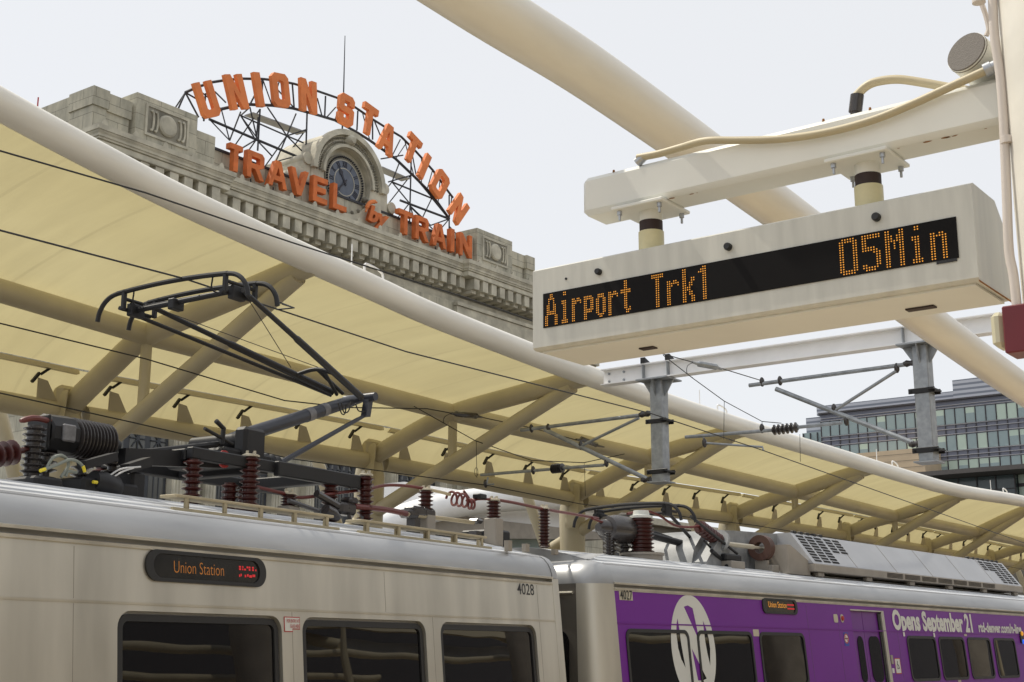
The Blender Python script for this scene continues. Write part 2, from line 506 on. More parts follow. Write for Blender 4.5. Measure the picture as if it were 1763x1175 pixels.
def rrect(x0, x1, y0, y1, r, n=6):
    out = []
    for cx, cy, a0 in ((x1 - r, y1 - r, 0), (x0 + r, y1 - r, 90), (x0 + r, y0 + r, 180), (x1 - r, y0 + r, 270)):
        for k in range(n + 1):
            a = rad(a0 + 90 * k / n); out.append((cx + r * math.cos(a), cy + r * math.sin(a)))
    return out


def ell(cx, cy, rx, ry, n=40, a0=0, a1=360):
    m_ = n if a1 - a0 == 360 else n + 1
    return [(cx + rx * math.cos(rad(a0 + (a1 - a0) * k / n)), cy + ry * math.sin(rad(a0 + (a1 - a0) * k / n))) for k in range(m_)]


def frame(o, ex, ey, ez):        # matrix from an origin and three axes
    o, ex, ey, ez = map(Vector, (o, ex, ey, ez))
    return Matrix(((ex.x, ey.x, ez.x, o.x), (ex.y, ey.y, ez.y, o.y), (ex.z, ey.z, ez.z, o.z), (0, 0, 0, 1)))


def smoothpath(pts, n=8):        # Catmull-Rom through points
    P = [Vector(p) for p in pts]
    P = [P[0] * 2 - P[1]] + P + [P[-1] * 2 - P[-2]]
    out = []
    for i in range(1, len(P) - 2):
        for k in range(n):
            t = k / n
            a, b, c, d = P[i - 1], P[i], P[i + 1], P[i + 2]
            out.append(.5 * ((2 * b) + (c - a) * t + (2 * a - 5 * b + 4 * c - d) * t * t + (3 * b - a - 3 * c + d) * t ** 3))
    out.append(P[-2])
    return out


# ------------------------------------------------------------------ ground
def sheet(name, x0, x1, y0, y1, z, m):
    return structure(name, MB().quad((x0, y0, z), (x1, y0, z), (x1, y1, z), (x0, y1, z)), m)


sheet('ground', -2500, 2500, -2500, 2500, -1.40, M['asphalt'])
sheet('track_bed', -120, 400, 6.5, 16.9, -1.36, M['ballast'])
structure('platform', MB().box(-60, 160, -30, 6.3, -1.3, 0), M['concrete'])
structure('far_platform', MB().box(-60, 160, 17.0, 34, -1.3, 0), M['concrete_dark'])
for yc in (9.55, 15.2):
    for dy in (-.72, .72):
        a = 5.8 if False else 0
        solo('rail', MB().sweep([(-.07, 0), (.07, 0), (.07, .02), (.012, .04), (.012, .11), (.036, .12), (.036, .15), (-.036, .15), (-.036, .12), (-.012, .11), (-.012, .04), (-.07, .02)], (-60, yc + dy, -1.35), (0, 1, 0), (0, 0, 1), (220, 0, 0)), M['rail'],
             'long steel rail of the %s track on ballast, %s one of its pair' % ('near' if yc < 12 else 'far', 'nearer' if dy < 0 else 'farther'), 'rail', (0, yc + dy, -1.35), 'rails of the two tracks')

exec_parts = []
# ------------------------------------------------------------------ railcars
LEAN = .088
PROF = [(0, 0), (.006, .05), (.022, .10), (.050, .15), (.095, .20), (.135, .222), (.17, .236), (.28, .260), (.40, .287), (.55, .325), (.70, .365), (.85, .400), (1.0, .430), (1.2, .450), (1.55, .458)]
ZB = -3.35


class Car:
    def __init__(s, o, a):
        s.o = Vector(o); s.a = rad(a)
        s.B = Matrix.Translation(s.o) @ Matrix.Rotation(s.a, 4, 'Z')
        s.Bi = s.B.inverted()
        s.R = Matrix.Rotation(s.a, 3, 'Z')

    def pl(s, x, y, n, p): return s.Bi @ hit(x, y, s.R @ Vector(n), s.B @ Vector(p))
    def face(s, x, y): return s.pl(x, y, (0, -1, LEAN), (0, 0, 0))
    def yp(s, x, y, yl): return s.pl(x, y, (0, 1, 0), (0, yl, 0))
    def xp(s, x, y, xl): return s.pl(x, y, (1, 0, 0), (xl, 0, 0))
    def zp(s, x, y, zl): return s.pl(x, y, (0, 0, 1), (0, 0, zl))


def fm(off=0.0, u=0.0, z=0.0):       # frame of the leaning side, 'off' outwards
    n = Vector((0, -1, LEAN)).normalized()
    return frame(Vector((u, LEAN * z, z)) + n * off, (1, 0, 0), (0, LEAN, 1), n)


def zprof(y):
    for (a, b), (c, d) in zip(PROF, PROF[1:]):
        if a <= y <= c: return b + (d - b) * (y - a) / (c - a)
    return .458


def fullprof():                       # (y, z) around the section from the near bottom over the roof to the far bottom
    near = [(LEAN * ZB, ZB)] + PROF
    return near + [(3.1 - y, z) for y, z in reversed(near[:-1])]


c1 = Car((11.55, 8.085, 2.395), 5.8)
c2 = Car((12.78, 8.13, 2.395), -2.1)


def window(root, name, u0, u1, z0, z1, pocket, label=None, r=.085):
    fr = MB().shape([rrect(u0 - .012, u1 + .012, z0 - .012, z1 + .012, r + .012), rrect(u0 + .035, u1 - .035, z0 + .035, z1 - .035, r - .035)], .022, fm(-pocket - .012))
    f = part(name, fr, M['rubber'], root, world=False, label=label)
    part('pane', MB().shape([rrect(u0 - .004, u1 + .004, z0 - .004, z1 + .004, r)], .008, fm(-pocket - .012)), M['glass'], f, world=False)
    return f


def shell(root, u0, u1, holes, pm, rub, gm=None):
    # side panel with window openings
    part('side_panel', MB().shape([[(u0, -1.9), (u1, -1.9), (u1, -.045), (u0, -.045)]] + holes, .04, fm(-.04)), pm, root, world=False)
    b = MB()
    pr = fullprof()
    inner = [(y + (.05 if y < 1 else -.05 if y > 2 else 0), z) for y, z in pr]
    top = [(y, z) for y, z in pr if z > -.001]
    k0 = [i for i, q in enumerate(pr) if q[1] >= 0]
    a = [(y, z) for y, z in pr[k0[0]:k0[-1] + 1]]
    lo = [(LEAN * ZB + 3.1 - 2 * LEAN * ZB, ZB)]
    pl = a + [(3.1 - LEAN * ZB, ZB), (LEAN * ZB + .05, ZB), (LEAN * -1.9, -1.9), (LEAN * -1.9 + .045, -1.9), (.045, -.0)]
    b.sweep(pl, (u0, 0, 0), (0, 1, 0), (0, 0, 1), (u1 - u0, 0, 0))
    part('roof', b, M['roofmetal'], root, world=False)
    # gutter: lip, shadowed channel, lower lip
    g = MB()
    g.sweep([(-.018, -.004), (.01, -.004), (.01, .016), (-.004, .022), (-.018, .016)], (u0, 0, 0), (0, 1, 0), (0, 0, 1), (u1 - u0, 0, 0))
    g.sweep([(-.015 - .004, -.062), (.01, -.062), (.01, -.036), (-.006, -.034), (-.019, -.040)], (u0, 0, 0), (0, 1, 0), (0, 0, 1), (u1 - u0, 0, 0))
    part('gutter', g, M['stainless'], root, world=False)
    if rub:
        part('rub_strip', MB().sweep([(.0, -.006), (.0, .010), (-.006, .010), (-.006, -.006)], (u0, LEAN * rub, rub), (0, 1, 0), (0, 0, 1), (u1 - u0, 0, 0)), pm, root, world=False)
    tp_ = [(y, z + .003) for y, z in PROF if y >= .13]
    tp_ = tp_ + [(3.1 - y, z) for y, z in reversed(tp_[:-1])]
    part('bright_roof_skin', MB().sweep(tp_ + [(2.9, .1), (.2, .1)], (u0 + .02, 0, 0), (0, 1, 0), (0, 0, 1), (u1 - u0 - .04, 0, 0)), M['roof_lit'], root, world=False)  # thin added skin, its colour brightened to look lit from above
    # ribs along the roof
    rb = MB()
    for y in (.15, .36, .60, .84):
        rb.sweep([(-.014, -.004), (.014, -.004), (.011, .011), (-.011, .011)], (u0 + .01, y, zprof(y)), (0, 1, 0), (0, 0, 1), (u1 - u0 - .02, 0, 0))
    parts('roof_rib', rb, M['roof_lit'], root, world=False)


# ---- silver car
t1 = thing('railcar', 'silver stainless railcar numbered 4028 with a raised pantograph on its roof', 'railcar', c1.o, c1.a, 'cars of the commuter train')
W1 = [(-5.85, -4.27), (-3.97, -2.35), (-2.06, -.41)]
W1 += [(-9.4, -7.8), (-11.3, -9.7), (-13.2, -11.6)]
hol = [rrect(a - .03, b + .03, -1.36, -.475, .115) for a, b in W1]
shell(t1, -16, .03, hol, M['stainless'], -.428)
for a, b in W1: window(t1, 'window', a, b, -1.33, -.505, .03)
# end pillar of the silver car
e = MB()
e.sweep([(.03, -.002), (.16, -.002), (.185, .03), (.185, .5), (.03, .5)], (0, LEAN * -1.9, -1.9), (1, 0, 0), (0, 1, 0), (0, LEAN * 1.9, 1.9))
part('end_pillar', e, M['stainless'], t1, world=False)
e = MB()
rim = [(y - .006, z + .004) for y, z in PROF]
e.sweep(rim + [(1.55, .3), (.1, 0.)], (.035, 0, 0), (0, 1, 0), (0, 0, 1), (.10, 0, 0))
part('roof_end_band', e, M['roofmetal'], t1, world=False)
part('end_wall', MB().box(.06, .15, .12, 2.98, -3.2, .05), M['enddark'], t1, world=False)
se = MB()
for u_ in (-6.25, -4.12, -2.205, -.30):
    se.obox(fm(-.0008, u_, -1.9).translation, (.004, 0, 0), (0, LEAN * 1.46, 1.46), (0, -.0018, 0))
for u_ in (-6.25, -2.9, -.30):
    se.obox(fm(-.0008, u_, -.41).translation, (.004, 0, 0), (0, LEAN * .33, .33), (0, -.0018, 0))
parts('panel_seam', se, M['hvac_side'], t1, world=False)
rv = MB()
for k in range(26):
    o_ = fm(.0, -6.2 + k * .245, -.05).translation
    rv.lathe(o_ + Vector((0, .002, 0)), o_ - Vector((0, .003, 0)), [(0, .006), (1, .004)], 6)
part('gutter_rivet', rv, M['hvac_side'], t1, world=False)['kind'] = 'stuff'
# destination display
pr = MB().shape([rrect(-5.64, -4.42, -.272, -.058, .104, 10), rrect(-5.57, -4.49, -.247, -.083, .08, 10)], .016, fm(.001))
ds = part('destination_display', pr, M['rubber'], t1, world=False)
part('display_glass', MB().shape([rrect(-5.58, -4.48, -.25, -.08, .08, 10)], .006, fm(-.0005)), M['display_glass'], ds, world=False)
part('display_text', MB().text('Union Station', fm(.007, -5.37, -.207), size=.088, thick=.0, width=.50, bold=-.012), M['led_dim'], ds, world=False)
rd = MB()
for k, (cx, wds) in enumerate([(0, .022), (.035, .012), (.055, .02), (.082, .02), (.106, .018), (.142, .02), (.178, .012)]):
    for j, hh in enumerate((.0, .017)):
        if (k + j) % 4 != 3: rd.obox(fm(.007, -4.71 + cx, -.155 + hh).translation, (wds, 0, 0), (0, LEAN * .013, .013), (0, -.001, 0))
for k, (cx, wds) in enumerate([(0, .012), (.016, .012), (.06, .015), (.085, .018), (.11, .03), (.145, .03)]):
    rd.obox(fm(.007, -4.71 + cx, -.205 + .006 * (k % 2)).translation, (wds, 0, 0), (0, LEAN * .018, .018), (0, -.001, 0))
parts('red_display_text', rd, M['led_red'], ds, world=False)
part('car_number', MB().text('4028', fm(.002, -.69, -.182), size=.112, thick=.0, width=.33, bold=.006), M['black'], t1, world=False)
# sticker
sx0, sx1, sz0, sz1 = -4.215, -4.03, -.592, -.478
st = MB().shape([[(sx0, sz0), (sx0 + .10, sz0), (sx0 + .10, sz0 + .02), (sx1, sz0 + .02), (sx1, sz1), (sx0, sz1)]], .0015, fm(.0012))
stk = part('sticker', st, M['redpaint'], t1, world=False)
part('sticker_panel', MB().shape([[(sx0 + .007, sz0 + .007), (sx0 + .093, sz0 + .007), (sx0 + .093, sz0 + .027), (sx1 - .007, sz0 + .027), (sx1 - .007, sz1 - .007), (sx0 + .007, sz1 - .007)]], .001, fm(.0035)), M['vinylwhite'], stk, world=False)
tx = MB().text('FOR ENTRY HIT', fm(.0055, sx0 + .026, -.522), size=.026, width=.148, bold=.01).text('GLASS HERE', fm(.0055, sx0 + .062, -.56), size=.026, width=.11, bold=.01)
part('sticker_text', tx, M['redpaint'], stk, world=False)

# step boards along the roof edge
for (pa, pb, n, yy) in (((300, 852), (572, 889), 5, .36), ((618, 892), (836, 927), 5, .36)):
    a, b = c1.yp(*pa, yy), c1.yp(*pb, yy)
    zt = .395
    a.z = b.z = zt
    bm = MB().bbox(a.x, b.x, yy - .02, yy + .15, zt - .022, zt, .004)
    sb = part('step_board', bm, M['beige'], t1, world=False)
    lg = MB()
    for k in range(n):
        x = a.x + .12 + (b.x - a.x - .2) * (k / (n - 1)) ** 1.0
        lg.box(x - .017, x + .017, yy - .015, yy + .002, zprof(yy) - .06, zt - .022)
        lg.box(x + .13, x + .164, yy + .12, yy + .14, zprof(yy + .12) - .02, zt - .022)
    parts('board_bracket', lg, M['beige'], sb, world=False)
    part('mounting_rail', MB().box(a.x - .05, b.x + .05, yy - .045, yy - .02, zprof(yy - .03) - .02, zprof(yy - .03) + .022), M['beige'], sb, world=False)


def insul(car, root, pb, pt, y, core, shed, n, name='insulator', m='insul_red', zmin=None, cap=True):
    a, b = car.yp(*pb, y), car.yp(*pt, y)
    x = (a.x + b.x) / 2
    z0 = min(a.z, zmin) if zmin is not None else a.z
    z0 = max(z0, .42)
    mb = MB().ins((x, y, z0), (x, y, b.z), core, shed, n)
    o = part(name, mb, M[m], root, world=False)
    if cap:
        cp = MB().lathe((x, y, b.z), (x, y, b.z + .022), [(0, shed * .88), (.7, shed * .88), (1, shed * .7)])
        for a_ in range(4):
            cp.lathe((x + shed * .5 * math.cos(a_ * 1.57), y + shed * .5 * math.sin(a_ * 1.57), b.z + .018), (x + shed * .5 * math.cos(a_ * 1.57), y + shed * .5 * math.sin(a_ * 1.57), b.z + .05), [(0, .013), (1, .013)], 6)
        part('insulator_cap', cp, M['cap'], o, world=False)
    if z0 > .45:
        part('insulator_base', MB().bbox(x - shed, x + shed, y - shed, y + shed, .36, z0, .01), M['hvac_side'], o, world=False)
    return Vector((x, y, b.z))


i1 = insul(c1, t1, (430, 860), (430, 787), 1.0, .058, .088, 10, zmin=.42)
i1b = insul(c1, t1, (396, 862), (396, 832), 1.15, .05, .075, 5, zmin=.42, cap=False)
i2 = insul(c1, t1, (497, 872), (497, 852), 1.0, .052, .075, 4)
i3 = insul(c1, t1, (629, 888), (629, 820), .95, .052, .080, 9, zmin=.42)
i4 = insul(c1, t1, (733, 880), (733, 845), .95, .050, .078, 5)
i5 = insul(c1, t1, (850, 893), (850, 863), .75, .050, .078, 5)
ib = insul(c1, t1, (58, 810), (58, 733), 1.1, .055, .085, 10, m='insul_dark', zmin=.42, cap=False)


def cable(name, root, car, pts, r, m, n=6):
    return part(name, MB().tube(smoothpath([car.yp(x, y, yl) for x, y, yl in pts], n), r, 8), M[m], root, world=False)


cable('busbar_cable', t1, c1, [(440, 838, 1.0), (497, 852, 1.0), (520, 857, 1.0), (575, 850, .97), (629, 843, 1.05), (665, 836, 1.05), (700, 837, 1.0), (733, 842, .95)], .016, 'redcable')
cable('busbar_cable', t1, c1, [(733, 842, .95), (760, 848, .92), (775, 852, .9)], .017, 'conduit')
cp_ = []
for k in range(60):
    th = k / 59 * 2 * math.pi * 3.2
    c = c1.yp(775 + k * .5, 858 + k * .08, .88)
    cp_.append(c + Vector((.030 * math.cos(th), .07 * math.cos(th), .068 * math.sin(th))))
part('coiled_cable', MB().tube(cp_, .013, 8), M['redcable'], t1, world=False)
cp_ = []
for k in range(36):
    th = k / 35 * 2 * math.pi * 1.7 + .8
    c = c1.yp(806 + k * .25, 868, .82)
    cp_.append(c + Vector((.03 * math.cos(th), .05 * math.cos(th), .05 * math.sin(th))))
part('coiled_cable', MB().tube(cp_, .013, 8), M['redcable'], t1, world=False)
cable('busbar_cable', t1, c1, [(798, 845, .86), (806, 856, .85), (812, 866, .82), (822, 860, .8), (850, 860, .75)], .013, 'redcable')
a = c1.yp(826, 855, .78)
part('junction_block', MB().bbox(a.x - .07, a.x + .07, a.y - .05, a.y + .05, a.z - .03, a.z + .025), M['blackmetal'], t1, world=False)
cable('busbar_cable', t1, c1, [(850, 860, .75), (885, 866, .75), (937, 877, .75), (990, 886, .85), (1030, 893, 1.0)], .017, 'redcable')
i6 = insul(c1, t1, (937, 930), (937, 877), .75, .045, .070, 12, zmin=.42)
# isolating switch gear
cable('switch_rod', t1, c1, [(610, 872, .9), (665, 878, .9), (700, 885, .9)], .028, 'redcable')
cable('switch_rod', t1, c1, [(690, 884, .9), (760, 893, .9), (815, 900, .9)], .022, 'beige')
sw = MB()
for (x, y, s_) in ((595, 875, .12), (605, 862, .07), (718, 880, .11), (735, 882, .10), (708, 884, .09), (822, 897, .06)):
    p = c1.yp(x, y, .92)
    sw.bbox(p.x - s_, p.x + s_, .87, 1.02, p.z - s_ * .55, p.z + s_ * .4, .025)
p, q = c1.yp(545, 850, .92), c1.yp(600, 882, .92)
sw.tube([p, q], .035, 8); p, q = c1.yp(497, 862, .92), c1.yp(548, 880, .92); sw.tube([p, q], .022, 8)
p = c1.yp(612, 888, .88)
sw.tube([p + Vector((.10 * math.cos(a / 9 * 3.3 + 3.0), 0, .07 * math.sin(a / 9 * 3.3 + 3.0))) for a in range(10)], .018, 8)
p = c1.yp(560, 877, .9); sw.lathe(p, p + Vector((.2, 0, -.06)), [(0, .05), (.5, .06), (1, .03)], 12)
for (x, y) in ((733, 888), (712, 890), (818, 915)):
    p = c1.yp(x, y, .95); sw.box(p.x - .05, p.x + .05, .9, 1.0, .36, p.z)
parts('isolating_switch', sw, M['insul_dark'], t1, world=False)
eq = MB()
a = c1.yp(862, 893, 1.2)
eq.bbox(a.x - .22, a.x + .14, 1.15, 1.6, .40, .62, .02)
a = c1.yp(800, 905, 1.3)
eq.bbox(a.x - .35, a.x + .35, 1.35, 1.8, .40, .55, .03)
parts('equipment_box', eq, M['blackmetal'], t1, world=False)
lo = MB()
for x, y in ((905, 928), (955, 938), (875, 922)):
    p = c1.zp(x, y, .40); lo.bbox(p.x - .035, p.x + .035, p.y - .03, p.y + .03, .34, zprof(p.y) + .035, .008)
parts('roof_lug', lo, M['hvac_side'], t1, world=False)

# bellows drum and black gear at the left
a, b = c1.yp(118, 757, 1.25), c1.yp(182, 762, 1.25)
b.z = a.z = (a.z + b.z) / 2
pr = [(0, .135)]
for k in range(11): pr += [((k + .1) / 11, .130), ((k + .4) / 11, .158), ((k + .6) / 11, .158), ((k + .9) / 11, .130)]
dr = part('circuit_breaker', MB().lathe(a, b, pr + [(1, .135)], 28), M['insul_dark'], t1, world=False)
hd = MB().lathe(a - Vector((.27, 0, 0)), a, [(0, .135), (.06, .15), (.9, .16), (1, .14)], 10)
hd.lathe(b + Vector((.001, 0, 0)), b + Vector((.12, 0, 0)), [(0, .09), (.4, .08), (1, .05)], 14)
hd.bbox(a.x - .30, a.x - .271, a.y - .12, a.y + .12, a.z - .13, a.z + .13, .01)
parts('breaker_head', hd, M['blackmetal'], dr, world=False)
p = a - Vector((.13, .155, -.01))
part('breaker_plate', MB().bbox(p.x - .06, p.x + .06, p.y - .012, p.y + .02, p.z - .07, p.z + .06, .01), M['fitting_dull'], dr, world=False)
lg = MB()
for dx in (-.2, .15, .45): lg.ins((a.x + dx, a.y, .37), (a.x + dx, a.y, a.z - .12), .035, .085, 6)
parts('breaker_insulator', lg, M['insul_dark'], dr, world=False)
p = c1.yp(75, 725, 1.1)
part('red_bus_bar', MB().tube(smoothpath([c1.yp(35, 725, 1.1), c1.yp(58, 720, 1.1), c1.yp(80, 724, 1.15), c1.yp(98, 730, 1.2)], 4), [.014] + [.022] * 11 + [.015], 8), M['redcable'], t1, world=False)
a, b = c1.yp(-40, 790, 1.1), c1.yp(28, 778, 1.1)
part('horizontal_insulator', MB().ins(a, b, .055, .092, 5).tube([b, c1.yp(48, 774, 1.1)], .022, 8), M['insul_red'], t1, world=False)
bx = MB()
for (x0, y0, x1, y1, yy, h) in ((45, 818, 95, 826, 1.0, .12), (128, 815, 158, 833, 1.0, .16), (165, 812, 225, 838, 1.0, .15), (214, 800, 236, 838, 1.05, .26)):
    a, b = c1.yp(x0, y0, yy), c1.yp(x1, y1, yy)
    bx.bbox(a.x, b.x, yy - .1, yy + .25, .36, .36 + h, .02)
a, b = c1.yp(160, 812, .95), c1.yp(205, 826, .95)
bx.lathe(Vector((a.x, .95, .5)), Vector((b.x, .95, .46)), [(0, .08), (.3, .095), (.8, .095), (1, .06)], 16)
bx.obox(c1.yp(150, 808, .9), Vector((.30, 0, .10)), (0, .1, 0), (-.02, 0, .06))
bx.obox(c1.yp(225, 815, .9), Vector((.22, 0, .08)), (0, .1, 0), (-.02, 0, .07))
parts('roof_gear', bx, M['blackmetal'], t1, world=False)
for pts in ([(78, 812, .9), (90, 790, .9), (108, 785, .9), (118, 800, .9), (105, 822, .9)], [(70, 811, .88), (95, 802, .88), (120, 792, .88), (138, 798, .88), (147, 814, .88)], [(113, 820, .9), (118, 812, .9), (132, 814, .9)]):
    cable('grey_cable', t1, c1, pts, .0115, 'greycable')
tp = MB()
for p, q in (((69, 811), (78, 808)), ((143, 803), (146, 813)), ((160, 830), (167, 831))):
    tp.tube([c1.yp(*p, .87), c1.yp(*q, .87)], .0125, 8)
parts('yellow_tape', tp, M['yellow'], t1, world=False)
for pts in ([(185, 822, .9), (208, 808, .9), (242, 804, .9)], [(190, 825, .9), (212, 812, .9), (230, 806, .9)]):
    cable('pale_wire', t1, c1, pts, .007, 'wirewhite')

# ---- pantograph
YC = 1.55
Pv, Kn = c1.yp(383, 762, YC), c1.yp(620, 686, YC)
bf = MB()
zf = c1.yp(330, 800, 1.15).z
x0, x1 = c1.yp(215, 790, 1.15).x, c1.yp(605, 815, 1.15).x
bf.bbox(Pv.x - .95, Pv.x + 1.5, .98, 1.06, .80, .90, .01)
bf.bbox(Pv.x - .95, Pv.x + 1.5, 2.04, 2.12, .80, .90, .01)
for x in (Pv.x - .9, Pv.x + .02, Pv.x + .9): bf.bbox(x - .06, x + .06, 1.06, 2.04, .79, .89, .01)
a, b = c1.yp(470, 808, 1.0), c1.yp(612, 818, 1.0)
bf.bbox(a.x, b.x, .93, 1.0, .77, .90, .01)
bf.bbox(Pv.x - .35, Pv.x + .3, 1.2, 1.9, .84, 1.0, .03)
bf.lathe(Pv + Vector((0, -.35, 0)), Pv + Vector((0, .35, 0)), [(0, .07), (1, .07)], 16)
bf.bbox(Pv.x - .14, Pv.x + .14, 1.15, 1.3, .88, Pv.z + .1, .03)
bf.tube([c1.yp(372, 725, 1.2), c1.yp(385, 738, 1.2), c1.yp(382, 765, 1.2)], .022, 8)
bf.tube([c1.yp(352, 738, 1.2), c1.yp(400, 765, 1.2)], .016, 8)
bf.lathe(c1.yp(450, 795, 1.3), c1.yp(475, 800, 1.3), [(0, .06), (.2, .085), (.4, .065), (.6, .085), (.8, .065), (1, .08)], 14)
a, b = c1.yp(195, 785, 1.25), c1.yp(375, 765, 1.25)
bf.tube([a, b], .028, 8)
bf.obox(c1.yp(215, 800, 1.1), Vector((1.1, 0, .10)), (0, .08, 0), (0, 0, .13))
pg = part('pantograph', bf, M['blackmetal'], t1, world=False)
for x in (Pv.x - .9, Pv.x + .9):
    for y in (1.02, 2.08): part('frame_insulator', MB().ins((x, y, .37), (x, y, .80), .05, .085, 8), M['insul_red'], pg, world=False)
la = MB().tube([Pv, Pv.lerp(Kn, .12), Pv.lerp(Kn, .9), Kn], [.055, .068, .062, .05], 16)
la.lathe(Kn + Vector((0, -.2, 0)), Kn + Vector((0, .2, 0)), [(0, .045), (1, .045)], 12)
kb = c1.yp(630, 718, YC - .1)
la.obox(Kn + Vector((-.03, -.14, .0)), kb - Kn + Vector((-.02, .1, 0)), (.075, 0, 0), (0, .07, 0))
lao = part('lower_arm', la, M['bluearm'], pg, world=False)
parts('arm_marking', MB().tube([Pv.lerp(Kn, .57), Pv.lerp(Kn, .615)], .0685, 16).tube([Pv.lerp(Kn, .685), Pv.lerp(Kn, .725)], .0670, 16), M['fitting_dull'], pg, world=False)
cp = MB().tube([c1.yp(628, 716, YC - .1), c1.yp(613, 724, YC - .1), c1.yp(478, 800, YC - .1)], [.018, .022, .028], 10)
part('coupling_rod', cp, M['bluearm'], pg, world=False)
hk = MB()
for pts in ([(582, 694), (588, 712), (594, 712), (596, 697)], [(588, 694), (592, 710), (600, 708), (604, 692)], [(612, 695), (618, 708), (632, 707), (634, 690)]):
    hk.tube(smoothpath([c1.yp(*p, YC - .12) for p in pts], 5), .007, 6)
parts('arm_hose', hk, M['cable'], pg, world=False)
HX = c1.yp(310, 500, YC).x
ua = MB()
kA, kB = c1.yp(572, 676, YC + .08), c1.yp(622, 684, YC - .12)
hA, hB = c1.xp(258, 527, HX + .12), c1.xp(418, 500, HX + .12)
for k_, h_ in ((kA, hA), (kB, hB)):
    ua.tube([k_, k_.lerp(h_, .58), k_.lerp(h_, .6), h_], [.036, .034, .026, .022], 12)
m1, m2 = kA.lerp(hA, .22), kB.lerp(hB, .25)
ua.tube(smoothpath([m1, m1.lerp(m2, .5) + Vector((0, 0, .05)), m2], 5), .022, 10)
q1 = m1.lerp(m2, .55) + Vector((0, 0, .05))
ua.tube([q1, c1.yp(590, 678, YC)], .02, 8); ua.tube([m1.lerp(m2, .7) + Vector((0, 0, .04)), c1.yp(580, 680, YC)], .018, 8)
part('upper_arm', ua, M['blackmetal'], pg, world=False)
gr = MB().tube([c1.xp(238, 545, HX + .2), c1.yp(570, 681, YC + .1)], .02, 8)
part('guide_rod', gr, M['blackmetal'], pg, world=False)
wr = MB()
mm = c1.yp(473, 595, YC)
for a_, b_ in ((hA, m2), (hB, m1)): wr.tube([a_, b_.lerp(a_, .1)], .004, 5)
part('bracing_wire', wr, M['cable'], pg, world=False)


def bow(root, car, x, zs, y0, y1, name, m='blackmetal', horn=.24, r=.022):
    n = 14
    pts = []
    for k in range(n + 1):
        t = k / n
        pts.append(Vector((x, y0 + (y1 - y0) * t, zs + .025 * (1 - (2 * t - 1) ** 2))))
    mb = MB()
    mb.tube(pts, r * 1.1, 8)
    for e, d in ((pts[0], -1), (pts[-1], 1)):
        hp = [e, e + Vector((0, .09 * d, -.02)), e + Vector((0, .17 * d, -.07)), e + Vector((0, .225 * d, -.15)), e + Vector((0, .245 * d, -.235))]
        mb.tube(smoothpath(hp, 4), r, 8)
    return part(name, mb, M[m], root, world=False), pts


X1, X2 = HX - .02, HX + .36
b1, P1 = bow(pg, c1, X1, 2.44, .98, 2.30, 'collector_bow')
b2, P2 = bow(pg, c1, X2, 2.44, .98, 2.30, 'collector_bow')
hc = MB()
for yy in (1.0, 2.22):
    hc.tube([(X1, yy, 2.38), (X2, yy, 2.38)], .018, 8)
    hc.bbox(X1 - .02, X1 + .02, yy - .02, yy + .02, 2.28, 2.44, .005); hc.bbox(X2 - .02, X2 + .02, yy - .02, yy + .02, 2.28, 2.44, .005)
    hc.tube([(X1, yy + .05, 2.30), (X2, yy + .05, 2.30)], .02, 8)
    hc.bbox(HX + .05, HX + .22, yy - .03, yy + .04, 2.24, 2.36, .01)
hc.tube([(HX + .13, .98, 2.33), (HX + .13, 2.3, 2.30)], .026, 10)
hc.tube([(HX + .19, .98, 2.36), (HX + .19, 2.3, 2.35)], .014, 8)
hc.bbox(HX + .06, HX + .2, 1.68, 1.76, 2.24, 2.34, .01)
for yy in (1.15, 2.1):
    hc.tube(smoothpath([Vector((X1, yy, 2.43)), Vector((X1 + .05, yy + .05, 2.34)), Vector((X1 + .12, yy, 2.30))], 4), .008, 6)
hc.tube([(X2 + .02, .78, 2.26), (X2 + .30, .80, 2.26), (X2 + .30, 1.0, 2.27)], .007, 6)
hc.tube([(X2 + .02, .70, 2.22), (X2 + .30, .80, 2.26)], .007, 6)
part('collector_head', hc, M['blackmetal'], pg, world=False)
lb = c1.yp(385, 791, 1.05)
part('maker_plate', MB().lathe(lb, lb + Vector((0, -.012, 0)), [(0, .075), (1, .075)], 20), M['redpaint'], pg, world=False)

# ---- purple car
t2 = thing('railcar', 'purple wrapped railcar numbered 4027 announcing a September opening', 'railcar', c2.o, c2.a, 'cars of the commuter train')
W2 = [(.20, 1.50), (1.70, 3.02), (3.22, 4.44), (7.86, 8.98), (9.12, 10.20), (10.36, 11.42), (11.60, 12.66), (13.9, 15.0), (15.2, 16.3)]
DU0, DU1 = 6.0, 7.12
hol = [rrect(a, b, -1.16, -.487, .10) for a, b in W2] + [[(DU0, -1.88), (DU1, -1.88), (DU1, -.135), (DU0, -.135)]]
shell(t2, .05, 24, hol, M['purple'], -.425)
for i, (a, b) in enumerate(W2):
    u0, u1, z0, z1, r = a, b, -1.155, -.492, .10
    fr = MB().shape([rrect(u0 - .01, u1 + .01, z0 - .01, z1 + .01, r), rrect(u0 + .03, u1 - .03, z0 + .03, z1 - .03, r - .03)], .012, fm(-.001))
    f = part('window', fr, M['rubber'], t2, world=False)
    part('pane', MB().shape([rrect(u0, u1, z0, z1, r)], .01, fm(-.012)), M['glass'], f, world=False)
# gap above the purple wrap: light band under the gutter
part('cantrail', MB().obox((.05, LEAN * -.075 - .004, -.075), (23.9, 0, 0), (0, .01, 0), (0, LEAN * .03, .03)), M['stainless'], t2, world=False)
